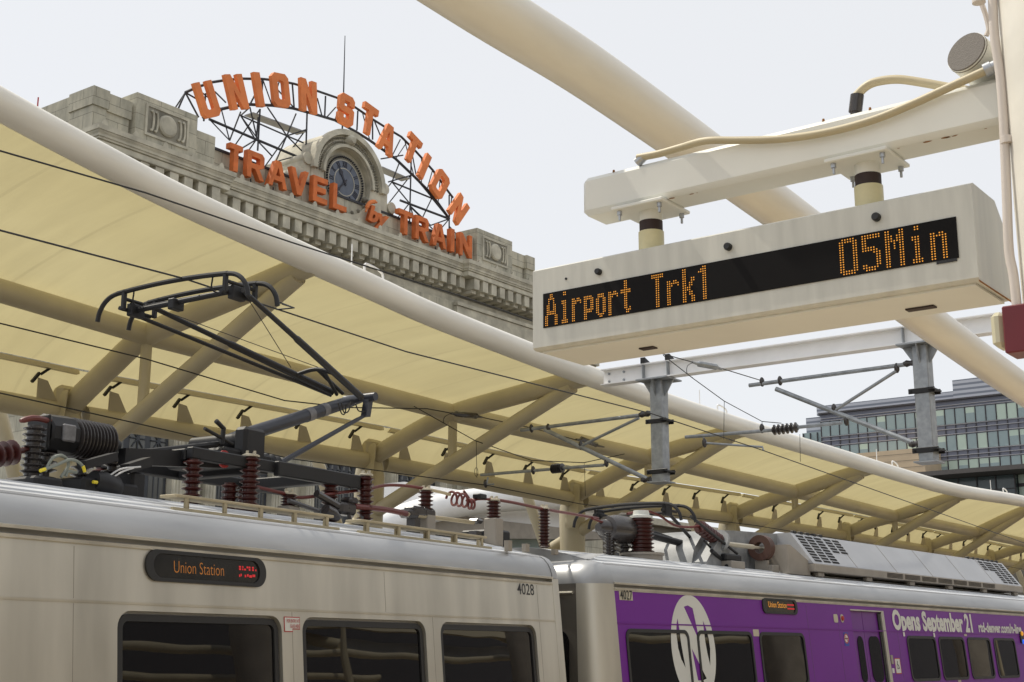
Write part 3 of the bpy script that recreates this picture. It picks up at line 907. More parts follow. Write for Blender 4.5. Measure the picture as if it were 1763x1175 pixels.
# rounded front corner and end wall (swept section)
secn = [(0, ZB)] + [(d, z) for d, z in PROF[:11]]
path = []
RC = .34
for k in range(9):
    a = rad(90 * k / 8)
    path.append((Vector((.05 - RC * math.sin(a), RC - RC * math.cos(a), 0)), Vector((-math.sin(a), -math.cos(a), 0))))
path.append((Vector((.05 - RC, 2.76, 0)), Vector((-1, 0, 0))))
for k in range(1, 9):
    a = rad(90 * k / 8)
    path.append((Vector((.05 - RC * math.cos(a), 2.76 + RC * math.sin(a), 0)), Vector((-math.cos(a), math.sin(a), 0))))


def secpt(i, j):
    p, n = path[i]
    d, z = secn[j]
    lean = LEAN * z if z < 0 else 0
    return Vector((p.x, p.y, z)) - n * (d * .96) + Vector((0, lean * (1 if n.y < 0 else -1) * abs(n.y), 0))


def facegrid(i0, i1, j0, j1):
    mb = MB()
    nj = j1 - j0 + 1
    for i in range(i0, i1 + 1):
        for j in range(j0, j1 + 1): mb.v.append(secpt(i, j))
    for i in range(i1 - i0):
        for j in range(nj - 1):
            q = (i * nj + j, i * nj + j + 1, (i + 1) * nj + j + 1, (i + 1) * nj + j)
            mb.f.append(q)
    return mb


part('corner_post', facegrid(0, 7, 0, 1), M['stainless'], t2, world=False, smooth=60)
part('end_wall', facegrid(7, len(path) - 1, 0, 1), M['enddark'], t2, world=False, smooth=60)
nose = facegrid(0, len(path) - 1, 1, len(secn) - 1)
jl = len(secn) - 1
nose.add([secpt(i, jl) for i in range(len(path))] + [Vector((.06, 2.40, .364)), Vector((.06, 1.55, .457)), Vector((.06, .70, .364))], [tuple(range(len(path) + 3))])
part('nose_roof', nose, M['roofmetal'], t2, world=False, smooth=50)
part('end_rail', MB().tube([(-.312, .30, -.10), (-.312, 2.5, -.10)], .016, 8), M['stainless'], t2, world=False)
p = c2.xp(985, 1100, -.30)
part('end_door_window', MB().shape([rrect(.36, .92, -1.5, -.50, .14)], .01, frame((-.297, 0, 0), (0, 1, 0), (0, 0, 1), (-1, 0, 0))), M['glass'], t2, world=False)
# door
dz1 = -.14
dd = MB()
um = (DU0 + DU1 - .14) / 2 - .05
d1 = part('door', MB().shape([[(DU0 + .01, -1.87), (um - .006, -1.87), (um - .006, dz1 - .008), (DU0 + .01, dz1 - .008)]], .03, fm(-.065)), M['purple2'], t2, world=False)
d2 = part('door', MB().shape([[(um + .006, -1.87), (DU1 - .09, -1.87), (DU1 - .09, dz1 - .008), (um + .006, dz1 - .008)]], .03, fm(-.065)), M['purple2'], t2, world=False)
part('door_window', MB().shape([rrect(DU0 + .16, um - .08, -1.15, -.50, .10)], .006, fm(-.033)), M['glass'], d1, world=False)
part('door_window', MB().shape([rrect(um + .10, DU1 - .19, -1.15, -.50, .12)], .006, fm(-.033)), M['glass'], d2, world=False)
part('door_frame', MB().shape([[(DU1 - .085, -1.88), (DU1 + .015, -1.88), (DU1 + .015, dz1 + .012), (DU0 - .01, dz1 + .012), (DU0 - .01, dz1 - .006), (DU1 - .06, dz1 - .006), (DU1 - .085, dz1 - .04)]], .03, fm(-.024)), M['stainless'], t2, world=False)
part('door_seal', MB().shape([[(DU1 - .16, -1.88), (DU1 - .087, -1.88), (DU1 - .087, dz1 - .04), (DU1 - .16, dz1 - .02)]], .02, fm(-.034)), M['rubber'], t2, world=False)
# wrap graphics
part('car_number', MB().shape([[(.135, -.173), (.40, -.173), (.40, -.052), (.135, -.052)]], .001, fm(.0012)), M['cap'], t2, world=False)
part('number_text', MB().text('4027', fm(.0032, .15, -.166), size=.105, width=.24, bold=.004), M['black'], t2, world=False)
LC, LZ, LR, LV = 1.60, -.69, .49, .62
U = lambda x, y: (LC + x * LR, LZ + y * LV)
wl = [U(-.61, .55), U(-.68, .44), U(-.73, .26), U(-.71, .0), U(-.62, -.2), U(-.46, -.36), U(-.52, -.1), U(-.56, .12), U(-.57, .35)]
ut = [U(-.27, .77), U(-.08, .80), U(.13, .75), U(.31, .10)]
lt = [U(-.1, .0), U(.45, -.56), U(.24, -.60), U(.04, -.59)]
wr_ = [U(.55, .53), U(.66, .38), U(.74, .18), U(.76, .0), U(.68, -.33), U(.60, -.08), U(.56, .12), U(.55, .35)]
part('line_emblem', MB().shape([[(LC + LR * math.cos(a_ * math.pi / 32), LZ + LV * math.sin(a_ * math.pi / 32)) for a_ in range(64)], wl, ut, lt, wr_], .001, fm(.0012)), M['vinylwhite'], t2, world=False)
part('wrap_text', MB().text('Opens September 21', fm(.0015, 7.42, -.385), size=.285, width=3.28, bold=.045), M['vinylwhite'], t2, world=False)
part('wrap_text', MB().text('rtd-denver.com/n-line', fm(.0015, 10.98, -.385), size=.16, width=2.16, bold=.035), M['vinylwhite'], t2, world=False)
u0, u1 = c2.face(1312, 1045).x, c2.face(1371, 1045).x
zt, zb = c2.face(1340, 1031.5).z, c2.face(1340, 1057.5).z
ds = part('destination_display', MB().shape([rrect(u0, u1, zb, zt, .075, 8), rrect(u0 + .06, u1 - .06, zb + .022, zt - .022, .055, 8)], .016, fm(.001)), M['rubber'], t2, world=False)
part('display_glass', MB().shape([rrect(u0 + .05, u1 - .05, zb + .02, zt - .02, .05, 8)], .006, fm(-.0005)), M['display_glass'], ds, world=False)
part('display_text', MB().text('Union Station', fm(.007, u0 + .16, zb + .08), size=.08, width=.5, bold=-.01), M['led'], ds, world=False)
rd = MB()
for j in range(2):
    for k in range(6): rd.obox(fm(.007, u1 - .27 + k * .033, zb + .065 + j * .05).translation, (.026, 0, 0), (0, LEAN * .02, .02), (0, -.001, 0))
parts('red_display_text', rd, M['led_red'], ds, world=False)
se = MB()
for u_ in (4.62, 5.55, 7.55, 13.2):
    se.obox(fm(-.0008, u_, -1.9).translation, (.004, 0, 0), (0, LEAN * 1.8, 1.8), (0, -.0018, 0))
parts('panel_seam', se, M['enddark'], t2, world=False)
# small fittings and stickers
def plate(name, x, y, w, h, m, off=.001, t=.004, r=None):
    c = c2.face(x, y)
    lp = rrect(c.x - w / 2, c.x + w / 2, c.z - h / 2, c.z + h / 2, r or min(w, h) * .12, 4)
    return part(name, MB().shape([lp], t, fm(off)), M[m], t2, world=False), c
plate('indicator_plate', 1438.5, 1065, .13, .115, 'cap', r=.03)
pl_, c = plate('door_light', 1449.5, 1065, .10, .115, 'cap', r=.045)
part('door_light_lens', MB().lathe(Vector((c.x, c.y - .004, c.z)), Vector((c.x, c.y - .03, c.z)), [(0, .035), (.7, .032), (1, .01)], 16), M['redpaint'], pl_, world=False)
s_, c = plate('no_smoking_sticker', 1457, 1101, .15, .19, 'blue', t=.0015)
m_ = fm(.003, c.x, c.z)
part('sticker_disc', MB().shape([ell(0, .01, .07, .07, 32)], .0006, m_), M['vinylwhite'], s_, world=False)
m_ = fm(.0042, c.x, c.z)
ring = MB().shape([ell(0, .01, .07, .07, 32), ell(0, .01, .053, .053, 32)], .0006, m_)
ring.shape([[(-.04, .062), (-.05, .052), (.04, -.042), (.05, -.032)]], .0004, m_)
part('sticker_ring', ring, M['redpaint'], s_, world=False)
part('cigarette_symbol', MB().shape([[(-.045, .0), (.045, .0), (.045, .018), (-.045, .018)]], .0004, fm(.0036, c.x, c.z)), M['black'], s_, world=False)
s_, c = plate('access_sticker', 1546, 1147, .20, .23, 'vinylwhite', t=.0015)
part('wheelchair_symbol', MB().shape([ell(-.01, -.01, .038, .038, 20), ell(-.01, -.01, .026, .026, 20)], .0005, fm(.003, c.x, c.z)).shape([[(-.03, .03), (-.012, .075), (.008, .07), (-.01, .03), (.03, .01), (.045, -.04), (.03, -.045), (.012, -.002)]], .0005, fm(.003, c.x, c.z)), M['black'], s_, world=False)
part('sticker_border', MB().shape([rrect(-.1, .1, -.115, .115, .012, 3), rrect(-.088, .088, -.103, .103, .008, 3)], .0005, fm(.003, c.x, c.z)), M['redpaint'], s_, world=False)
plate('intercom', 1535, 1136, .07, .13, 'hvac_side', t=.012)
plate('small_sign', 1538, 1155, .08, .07, 'vinylwhite', t=.002)
for x, y in ((1301.5, 1090), (1662, 1093), (1652, 1172)): plate('entry_sticker', x, y, .15 if x < 1500 else .12, .085 if x < 1500 else .05, 'cap', t=.002)
s_, c = plate('marker_light', 1758, 1098, .16, .2, 'rubber', t=.02)
for dz, mm in ((.07, 'amber_lamp'), (-.075, 'blue_lamp')):
    part('marker_lens', MB().lathe(Vector((c.x, c.y + LEAN * dz - .022, c.z + dz)), Vector((c.x, c.y + LEAN * dz - .05, c.z + dz)), [(0, .045), (.6, .04), (1, .015)], 14), M[mm], s_, world=False)

# roof cowl of the purple car
A, Bq = c2.yp(1400, 966, .62), c2.yp(1745, 1013, .62)
ux0, ux1 = A.x, Bq.x + .5
zb, zt = .46, 1.03
hv = MB()
hv.sweep([(.62, zb + .10), (.98, zt), (2.12, zt), (2.48, zb + .10)], (ux0, 0, 0), (0, 1, 0), (0, 0, 1), (ux1 - ux0, 0, 0))
hvx = c2.yp(1178, 955, 1.3).x
hvo = part('roof_cowl', hv, M['hvac'], t2, world=False, smooth=20)
part('cowl_hood', MB().sweep([(hvx, .40), (hvx + .10, .66), (hvx + .32, .86), (hvx + .7, .955), (hvx + 1.3, .985), (ux0 + .05, 1.02), (ux0 + .05, .40)], (0, 1.2, 0), (1, 0, 0), (0, 0, 1), (0, 1.1, 0)), M['hood'], hvo, world=False, smooth=40)
sk = MB().bbox(ux0, ux1, .60, 2.5, zb - .02, zb + .095, .01)
for k in range(6):
    x = ux0 + .3 + k * (ux1 - ux0 - .6) / 5
    sk.bbox(x - .1, x + .1, .64, .72, .37, zb - .02, .01)
part('cowl_skirt', sk, M['hvac_side'], hvo, world=False)
gl = MB()
for k in range(7):
    x0 = ux0 + 2.6 + k * .72
    for j in range(4): gl.box(x0, x0 + .62, .592, .603, zb + .005 + j * .02, zb + .013 + j * .02)
part('skirt_grille', gl, M['slot'], hvo, world=False)
sl = MB()
sd = Vector((0, .36, zt - zb - .10)); nd = Vector((0, -sd.z, sd.y)).normalized()
for (xa, nc, rows) in ((ux0 + .12, 3, 9), (ux0 + 1.05, 2, 5), (ux1 - 1.45, 2, 4), (ux1 - .95, 3, 9)):
    for i in range(nc):
        for j in range(rows):
            t0 = .97 - (j + 1) * .1
            o = Vector((xa + i * .30, .62, zb + .10)) + sd * t0 + nd * .0015
            sl.obox(o, (.23, 0, 0), sd * .06, nd * .003)
parts('cowl_slot', sl, M['slot'], hvo, world=False)
sm = MB()
for k in range(1, 6):
    x = ux0 + (ux1 - ux0) * k / 6.0
    sm.obox(Vector((x, .62, zb + .10)) + nd * .001, (.012, 0, 0), sd * .99, nd * .002)
parts('cowl_seam', sm, M['hvac_side'], hvo, world=False)
tt = MB()
for k in range(12):
    x = ux0 + (.1 + k * .22 if k < 5 else (ux1 - ux0) - 1.9 + (k - 5) * .26)
    tt.bbox(x, x + .1, .97, 1.03, zt - .01, zt + .035, .008)
parts('cowl_clip', tt, M['blackmetal'], hvo, world=False)

# transformers and bushing
a = c2.yp(1047, 910, 1.3); b = c2.yp(1095, 915, 1.3); b.z = a.z
br_ = part('circuit_breaker', MB().lathe(a - Vector((.22, 0, 0)), b, [(0, .05), (.08, .10), (.2, .11), (.22, .155), (.4, .185), (.9, .185), (1, .16)], 26), M['insul_dark'], t2, world=False)
lg = MB()
for x in (a.x + .05, a.x + .36): lg.ins((x, a.y, .37), (x, a.y, a.z - .12), .05, .10, 5)
parts('breaker_insulator', lg, M['insul_dark'], br_, world=False)
p = c2.yp(1105, 945, 1.15); q = c2.yp(1105, 893, 1.15)
bs = part('transformer_bushing', MB().ins((p.x, 1.15, p.z - .06), (p.x, 1.15, q.z), .13, .165, 9), M['insul_red'], t2, world=False)
part('bushing_base', MB().lathe((p.x, 1.15, .36), (p.x, 1.15, p.z - .06), [(0, .27), (.8, .27), (.8, .29), (1, .29)], 24), M['hvac_side'], bs, world=False)
part('bushing_cap', MB().lathe((p.x, 1.15, q.z), (p.x, 1.15, q.z + .10), [(0, .15), (.3, .15), (.4, .11), (1, .10)], 20), M['vinylwhite'], bs, world=False)
a, b = c2.yp(1215, 938, 1.0), c2.yp(1215, 938, 1.0)
p0 = c2.yp(1238, 932, 1.05); p1 = c2.yp(1204, 907, 1.05)
sb = part('slanted_bushing', MB().ins(p0, p1, .085, .098, 7), M['insul_red'], t2, world=False)
x0, x1 = c2.yp(1203, 960, 1.1).x, c2.yp(1243, 960, 1.1).x
part('bushing_housing', MB().sweep([(0, 0), (x1 - x0, 0), (x1 - x0, .44), (.62 * (x1 - x0), .46), (0, .10)], (x0, .98, .37), (1, 0, 0), (0, 0, 1), (0, .42, 0)).lathe(p0 - (p1 - p0) * .05, p0 + (p1 - p0) * .05, [(0, .16), (1, .16)], 24), M['hood'], sb, world=False)
p = c2.yp(1311, 944, 1.0)
tor = []
R1, R2 = .185, .085
tm = MB()
def torf(u, v):
    a = 2 * math.pi * u
    q = [(R2, -.07), (R1, -.07), (R1, .07), (R2, .07), (R2, -.07)][int(round(v * 4))]
    return Vector((p.x + q[1] + .0, p.y + q[0] * math.cos(a), p.z + q[0] * math.sin(a)))
tm.grid(torf, 36, 4)
part('current_ring', tm, M['toroid'], t2, world=False, smooth=40)
rodp = MB().tube([c2.yp(1243, 936, 1.0), Vector((p.x - .25, p.y, p.z))], .035, 10)
rodp.tube([Vector((p.x - .25, p.y, p.z)), Vector((p.x + .3, p.y, p.z))], .02, 8)
part('bus_rod', rodp, M['cap'], t2, world=False)
st = MB()
for x, y in ((1257, 960), (1268, 962), (1327, 968), (1395, 985)):
    q = c2.yp(x, y, .9); st.bbox(q.x - .10, q.x + .10, .82, 1.0, .36, .50, .01)
st.box(p.x - .03, p.x + .03, p.y - .1, p.y + .1, .37, p.z - .18)
q0, q1 = c2.yp(1345, 955, .8).x, ux0 + .05
st.sweep([(0, 0), (q1 - q0, 0), (q1 - q0, .20), (.10, .42), (0, .42)], (q0, .70, .38), (1, 0, 0), (0, 0, 1), (0, .5, 0))
parts('roof_bracket', st, M['hvac_side'], t2, world=False)
cable('busbar_cable', t2, c2, [(1020, 893, 1.2), (1045, 902, 1.3)], .017, 'redcable')
cable('busbar_cable', t2, c2, [(1080, 885, 1.3), (1110, 880, 1.3), (1135, 888, 1.2), (1160, 904, 1.1), (1185, 908, 1.08), (1206, 906, 1.05)], .017, 'redcable')
# folded pantograph of the purple car
HX2 = c2.yp(1085, 868, 1.6).x
fp = MB()
zz = c2.yp(1060, 868, 1.6).z
pc, _ = bow(t2, c2, HX2, zz, 1.05, 2.3, 'folded_pantograph')
bow(pc, c2, HX2 + .36, zz, 1.05, 2.3, 'collector_bow')
for yy in (1.1, 2.2):
    fp.tube([(HX2, yy, zz - .08), (HX2 + .36, yy, zz - .08)], .02, 8); fp.tube([(HX2 + .05, yy, zz - .05), (HX2 + 1.6, 1.5, .72)], .024, 8)
    fp.bbox(HX2 + .05, HX2 + .22, yy - .03, yy + .04, zz - .15, zz, .01)
fp.tube([(HX2 + .2, 1.1, zz - .1), (HX2 + .2, 2.2, zz - .1)], .022, 8)
fp.tube([(HX2 + 1.6, 1.5, .72), (HX2 - .2, 1.5, .85)], .05, 10)
fp.tube([(HX2 + .4, .9, zz - .15), (HX2 + 1.7, .95, .62)], .02, 8)
fp.tube([(HX2 + 1.72, .95, .55), (HX2 + 1.3, .9, .42)], .03, 8); fp.bbox(HX2 + 1.3, HX2 + 1.75, .9, 2.2, .5, .6, .02)
fp.tube([(HX2 + .9, 1.0, .75), (HX2 + 1.5, 1.1, .55)], .016, 8); fp.tube([(HX2 + 1.0, .95, .62), (HX2 + 1.4, 1.0, .5)], .03, 8)
part('folded_arm', fp, M['blackmetal'], pc, world=False)
a = c2.yp(1048, 950, 1.0)
part('ribbed_post', MB().ins((a.x, 1.0, .37), (a.x, 1.0, c2.yp(1040, 915, 1.0).z), .03, .052, 10), M['insul_dark'], t2, world=False)
# ------------------------------------------------------------------ train hall canopy
SC = 1.15
YT, YR, YE = 11.2 * SC, 15.6 * SC, 15.3 * SC


def sc(y): return y * SC


cn = thing('train_hall_canopy', 'cream fabric canopy on white curved tubes sweeping over the far platform', 'canopy', (20, YR, 0))
CY = -.35     # the edge tube centre line from its upper and lower edges in the photo
edge_px = [(-330, -8), (-160, 91), (0, 180), (142, 257), (284, 331), (400, 386), (500, 432), (642, 496), (750, 545), (917, 611), (995, 641), (1151, 695), (1320, 749), (1454, 789), (1563, 822), (1649, 845), (1763, 864)]
ep = [onY(x, y, YT) for x, y in edge_px]
for k in range(1, 7): ep.append(ep[-1] + Vector((5.5, 0, .02 * k)))
TR = .185
part('edge_tube', MB().tube(smoothpath(ep, 5), TR, 28), M['tube_white'], cn)
FX = [11.1 * SC, 17.0 * SC, 22.2 * SC, 28.25 * SC, 34.46 * SC]
Mpx = [(255, 577), (781, 712), (1117, 788), (1369, 847), (1541, 889)]
Npx = [(118, 700), (642, 785), (990, 852), (1259, 886), (1454, 917)]


def edge_z(X):
    pts = smoothpath(ep, 5)
    for a, b in zip(pts, pts[1:]):
        if a.x <= X <= b.x: return a.z + (b.z - a.z) * (X - a.x) / (b.x - a.x)
    return pts[-1].z


Jp = [Vector((X, YT, edge_z(X))) for X in FX]
Mp = [onX(*p, X) for p, X in zip(Mpx, FX)]
Np = [onX(*p, X) for p, X in zip(Npx, FX)]
# frame before the picture's left edge and frames running on to the right
d = FX[1] - FX[0]
FX = [FX[0] - 6.3] + FX + [46.6, 53.5, 60.5]
Jp = [Vector((FX[0], YT, edge_z(FX[0])))] + Jp + [Vector((X, YT, edge_z(X))) for X in FX[6:]]
Mp = [Vector((FX[0], sc(14.2), Mp[0].z + .35))] + Mp + [Vector((X, sc(13.0), Mp[4].z + .0 * i)) for i, X in enumerate(FX[6:])]
Np = [Vector((FX[0], Np[0].y, Np[0].z + .1))] + Np + [Vector((X, Np[4].y, Np[4].z)) for i, X in enumerate(FX[6:])]
Ep = [n + Vector((0, -.34, .52)) for n in Np]
for i, X in enumerate(FX):
    j, m_, n_ = Jp[i], Mp[i], Np[i]
    rib = smoothpath([n_ + Vector((0, .05, -.05)), n_.lerp(m_, .5) + Vector((0, 0, .03)), m_, m_.lerp(j, .5) + Vector((0, 0, .0)), j + Vector((0, .02, -.02))], 7)
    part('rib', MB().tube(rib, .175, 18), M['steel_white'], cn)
    k_ = 1.15
    bj = j + Vector((0, .30, -.16)); bm_ = Vector((X, n_.y - .18, 1.65 + (4.0 - 1.65) * SC))
    base = bm_ + (bm_ - bj) * .35
    bt = bm_.lerp(bj, .8)
    br = [base, bm_, bm_.lerp(bj, .5), bj]
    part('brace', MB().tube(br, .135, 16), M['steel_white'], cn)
    part('king_post', MB().tube([m_ + Vector((0, .02, -.1)), m_ + Vector((0, .02, -.1)) + Vector((0, 0, -(m_.z - .1 - (bm_.z + (bj.z - bm_.z) * (bm_.y - m_.y) / max(.1, bm_.y - bj.y)))))], .085, 12), M['steel_white'], cn)
    # column: tapered fin-like tube with a curved shoe for the rear tube
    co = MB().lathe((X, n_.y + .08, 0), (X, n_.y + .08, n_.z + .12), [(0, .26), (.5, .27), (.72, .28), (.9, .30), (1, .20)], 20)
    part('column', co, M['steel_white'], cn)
    part('raking_arm', MB().tube([(X - .1, n_.y + .3, 2.9), (X - .75, n_.y + .9, n_.z + .2)], .12, 14), M['steel_white'], cn)
    sh = MB()
    sh.sweep([(.0 + .42 * math.cos(a), .30 * math.sin(a)) for a in [rad(180 + 180 * k / 10) for k in range(11)]] + [(.34 * math.cos(a), .22 * math.sin(a)) for a in [rad(360 - 180 * k / 10) for k in range(11)]], (X - .36, n_.y - .30, n_.z - .22), (.3, 0, 1), (0, 0, 1.3), (0, .25, 0))
    part('tube_shoe', sh, M['steel_white'], cn)
    hb = MB().bbox(X - .30, X + .26, n_.y - .16, n_.y + .14, n_.z - .10, n_.z + .32, .08)
    part('rib_shoe', hb, M['steel_white'], cn)
for i in range(len(FX) - 1):
    a, b = Mp[i], Mp[i + 1]
    part('purlin', MB().tube([a, b], .165, 18), M['steel_white'], cn)
    part('rear_tube', MB().tube([Np[i] + Vector((.28, -.03, -.12)), Np[i + 1] + Vector((-.22, -.03, -.12))], .165, 18), M['steel_white'], cn)
    e0, e1 = Ep[i] + Vector((.1, 0, 0)), Ep[i + 1] - Vector((.1, 0, 0))
    ra = MB().obox(e0 - Vector((0, .03, .06)), e1 - e0, (0, .10, .0), (0, .02, .075))
    part('edge_rail', ra, M['beige' if False else 'steel_white'], cn)

    def fab(u, v, i=i):
        # v: 0 at edge tube, .5 at purlin, 1 at rear rail
        def lp(P): return P[i].lerp(P[i + 1], u)
        A = lp(Jp); A.z = edge_z(A.x) + .10; A.y += .08
        Bm = lp(Mp) + Vector((0, 0, .23)); C_ = lp(Ep) + Vector((0, 0, .03))
        q = A.lerp(Bm, v * 2) if v < .5 else Bm.lerp(C_, v * 2 - 1)
        s_ = math.sin(math.pi * u)
        h = math.sin(math.pi * min(1, v * 2)) if v < .5 else math.sin(math.pi * (v * 2 - 1))
        q.z += .10 * s_ * h
        return q
    part('fabric_panel', MB().grid(fab, 16, 24), M['fabric'], cn, smooth=40)
    R0, R1 = Np[i] + Vector((0, .10, .02)), Np[i + 1] + Vector((0, .10, .02))

    def val(u, v, i=i): return Ep[i].lerp(Ep[i + 1], u).lerp(R0.lerp(R1, u), v) + Vector((0, .05 * math.sin(math.pi * v), 0))
    part('fabric_valance', MB().grid(val, 8, 4), M['fabric'], cn, smooth=40)
    for k in range(5):
        t = (k + .5) / 5
        e = Ep[i].lerp(Ep[i + 1], t); r0 = Np[i].lerp(Np[i + 1], t)
        pl_ = MB()
        top = e + Vector((-.10, .12, -.21))
        q_ = [r0 + Vector((-.02, -.10, .0)), r0 + Vector((.36, -.10, .0)), top + Vector((.17, .0, -.02)), top]
        dn = Vector((0, .014, 0))
        pl_.add(q_ + [v_ + dn for v_ in q_], [(0, 1, 2, 3), (7, 6, 5, 4), (0, 4, 5, 1), (1, 5, 6, 2), (2, 6, 7, 3), (3, 7, 4, 0)])
        pp = part('clamp_plate', pl_, M['steel_white'], cn, smooth=0)
        ck = MB().obox(top + Vector((-.10, -.04, -.10)), (.12, 0, .16), (0, .05, 0), (-.035, 0, .025))
        ck.tube([top + Vector((.02, -.02, .05)), e + Vector((.03, .02, -.05))], .022, 8)
        part('cable_clamp', ck, M['blackmetal'], pp, smooth=0)
# small lightning rods and handles on the edge tube
for (x, y, h) in ((605, 462, .32), (1205, 702, .3), (1510, 797, .3), (1706, 842, .3)):
    p = onY(x, y, YT)
    mb = MB().tube([(p.x, YT, edge_z(p.x) + TR - .02), (p.x, YT, edge_z(p.x) + TR + h)], .010, 6)
    part('air_terminal', mb, M['beam'], cn)
for x in (628, 1238, 1535, 1722):
    X = onY(x, 460 if x < 700 else 780, YT).x
    z = edge_z(X) + TR
    part('edge_handle', MB().tube(smoothpath([Vector((X, YT, z - .02)), Vector((X + .02, YT, z + .12)), Vector((X + .35, YT, z + .10 - .03)), Vector((X + .40, YT, z - .06))], 4), .018, 8), M['beam'], cn)

# near tube crossing overhead
NY = 4.6
npx = [(560, -170), (828, 8), (1000, 116), (1170, 235), (1300, 330), (1395, 400), (1505, 484), (1620, 570), (1763, 672), (1900, 762)]
nn = [onY(x, y, NY) for x, y in npx]
nn.append(nn[-1] + (nn[-1] - nn[-2]) * 1.6)
near_path = smoothpath(nn, 6)
near_path.insert(0, near_path[0] + (near_path[0] - near_path[2]).normalized() * 20)
solo('canopy_tube', MB().tube(near_path, .182, 32), M['tube_white'], 'thick bare white tube crossing the sky behind the arrival sign', 'steel tube', tuple(nn[3]))

# ------------------------------------------------------------------ overhead line
XB = 17 * SC
zt, zb = onX(1048, 637, XB).z, onX(1048, 664, XB).z
y0, y1 = onX(1048, 650, XB).y + .1, 2.4
bt = thing('catenary_beam', 'white steel I-beam spanning the tracks behind the arrival sign', 'steel beam', (XB, 8, zt))
hb = zt - zb
bm = MB()
bm.box(XB - .11, XB + .11, y1, y0, zt - .018, zt); bm.box(XB - .11, XB + .11, y1, y0, zb, zb + .018); bm.box(XB - .008, XB + .008, y1, y0, zb + .018, zt - .018)
part('i_beam', bm, M['beam'], bt, smooth=0)
stf = MB()
yp1, yp2 = onX(1135, 700, XB).y, onX(1590, 650, XB).y
for yy in (yp1 + .26, yp1 - .22, yp2 + .25, yp2 - .25, yp2 - 2.0): stf.box(XB - .10, XB - .008, yy - .006, yy + .006, zb + .018, zt - .018)
parts('web_stiffener', stf, M['galv'], bt, smooth=0)
bo = MB()
for dy in (.12, .42):
    for dz in (.06, .2): bo.lathe((XB - .03, y0 - dy, zb + dz), (XB - .008, y0 - dy, zb + dz), [(0, .022), (1, .022)], 6)
parts('end_bolt', bo, M['galv'], bt)
for yy in (yp1 + .28, yp1 - .2):
    part('cable_bracket', MB().add([(XB - .12, yy, zt + .0), (XB - .12, yy, zt + .10), (XB + .16, yy, zt + .0), (XB - .12, yy - .09, zt), (XB - .12, yy - .09, zt + .10), (XB + .16, yy - .09, zt)], [(0, 1, 2), (5, 4, 3), (0, 3, 4, 1), (1, 4, 5, 2), (2, 5, 3, 0)]), M['blackmetal'], bt, smooth=0)
# right-hand part of the gantry beyond the sign
part('side_beam', MB().box(XB + 3, XB + 3.3, -1.0, 4.0, zt - .1, zt + 1.0), M['beam'], bt, smooth=0)


def drop_post(yy, zlo, label):
    t = thing('drop_post', label, 'steel post', (XB, yy, zb), 0, 'drop posts under the white beam')
    w = .115
    zc = zb - .02
    p = MB().bbox(XB - w, XB + w, yy - w, yy + w, zlo, zc - .02, .012)
    part('post', p, M['galv'], t)
    h = MB()
    h.box(XB - .26, XB + .26, yy - .30, yy + .30, zc - .025, zc)
    for sy in (-1, 1):
        h.add([(XB - .012, yy + sy * w, zc - .30), (XB - .012, yy + sy * w, zc - .026), (XB - .012, yy + sy * .29, zc - .026), (XB + .012, yy + sy * w, zc - .30), (XB + .012, yy + sy * w, zc - .026), (XB + .012, yy + sy * .29, zc - .026)], [(0, 1, 2), (5, 4, 3), (0, 3, 4, 1), (1, 4, 5, 2), (2, 5, 3, 0)])
        h.add([(XB + sy * w, yy - .012, zc - .30), (XB + sy * w, yy - .012, zc - .026), (XB + sy * .25, yy - .012, zc - .026), (XB + sy * w, yy + .012, zc - .30), (XB + sy * w, yy + .012, zc - .026), (XB + sy * .25, yy + .012, zc - .026)], [(0, 1, 2), (5, 4, 3), (0, 3, 4, 1), (1, 4, 5, 2), (2, 5, 3, 0)])
    part('head_plate', h, M['galv'], t, smooth=0)
    for zc_ in (zc - .72, zlo + .16):
        c = MB()
        c.bbox(XB - w - .02, XB - w, yy - .2, yy + .2, zc_ - .04, zc_ + .04, .006); c.bbox(XB + w, XB + w + .02, yy - .2, yy + .2, zc_ - .04, zc_ + .04, .006)
        for sy in (-1, 1): c.tube([(XB - w - .05, yy + sy * .16, zc_), (XB + w + .05, yy + sy * .16, zc_)], .014, 8)
        c.box(XB - w - .14, XB + w, yy - .22, yy - w - .005, zc_ - .01, zc_ + .01)
        part('post_clamp', c, M['blackmetal'], t, smooth=0)
    part('foot_plate', MB().box(XB - w - .06, XB + w + .06, yy - w - .06, yy + w + .06, zlo - .022, zlo), M['galv'], t, smooth=0)
    return zc - .72, zlo + .16


zlo1, zlo2 = onX(1137, 830, XB).z, onX(1603, 795, XB).z
ca1 = drop_post(yp1, zlo1, 'galvanised post hanging from the white beam over the silver and purple cars')
ca2 = drop_post(yp2, zlo2, 'galvanised post hanging in front of the distant glass office block')


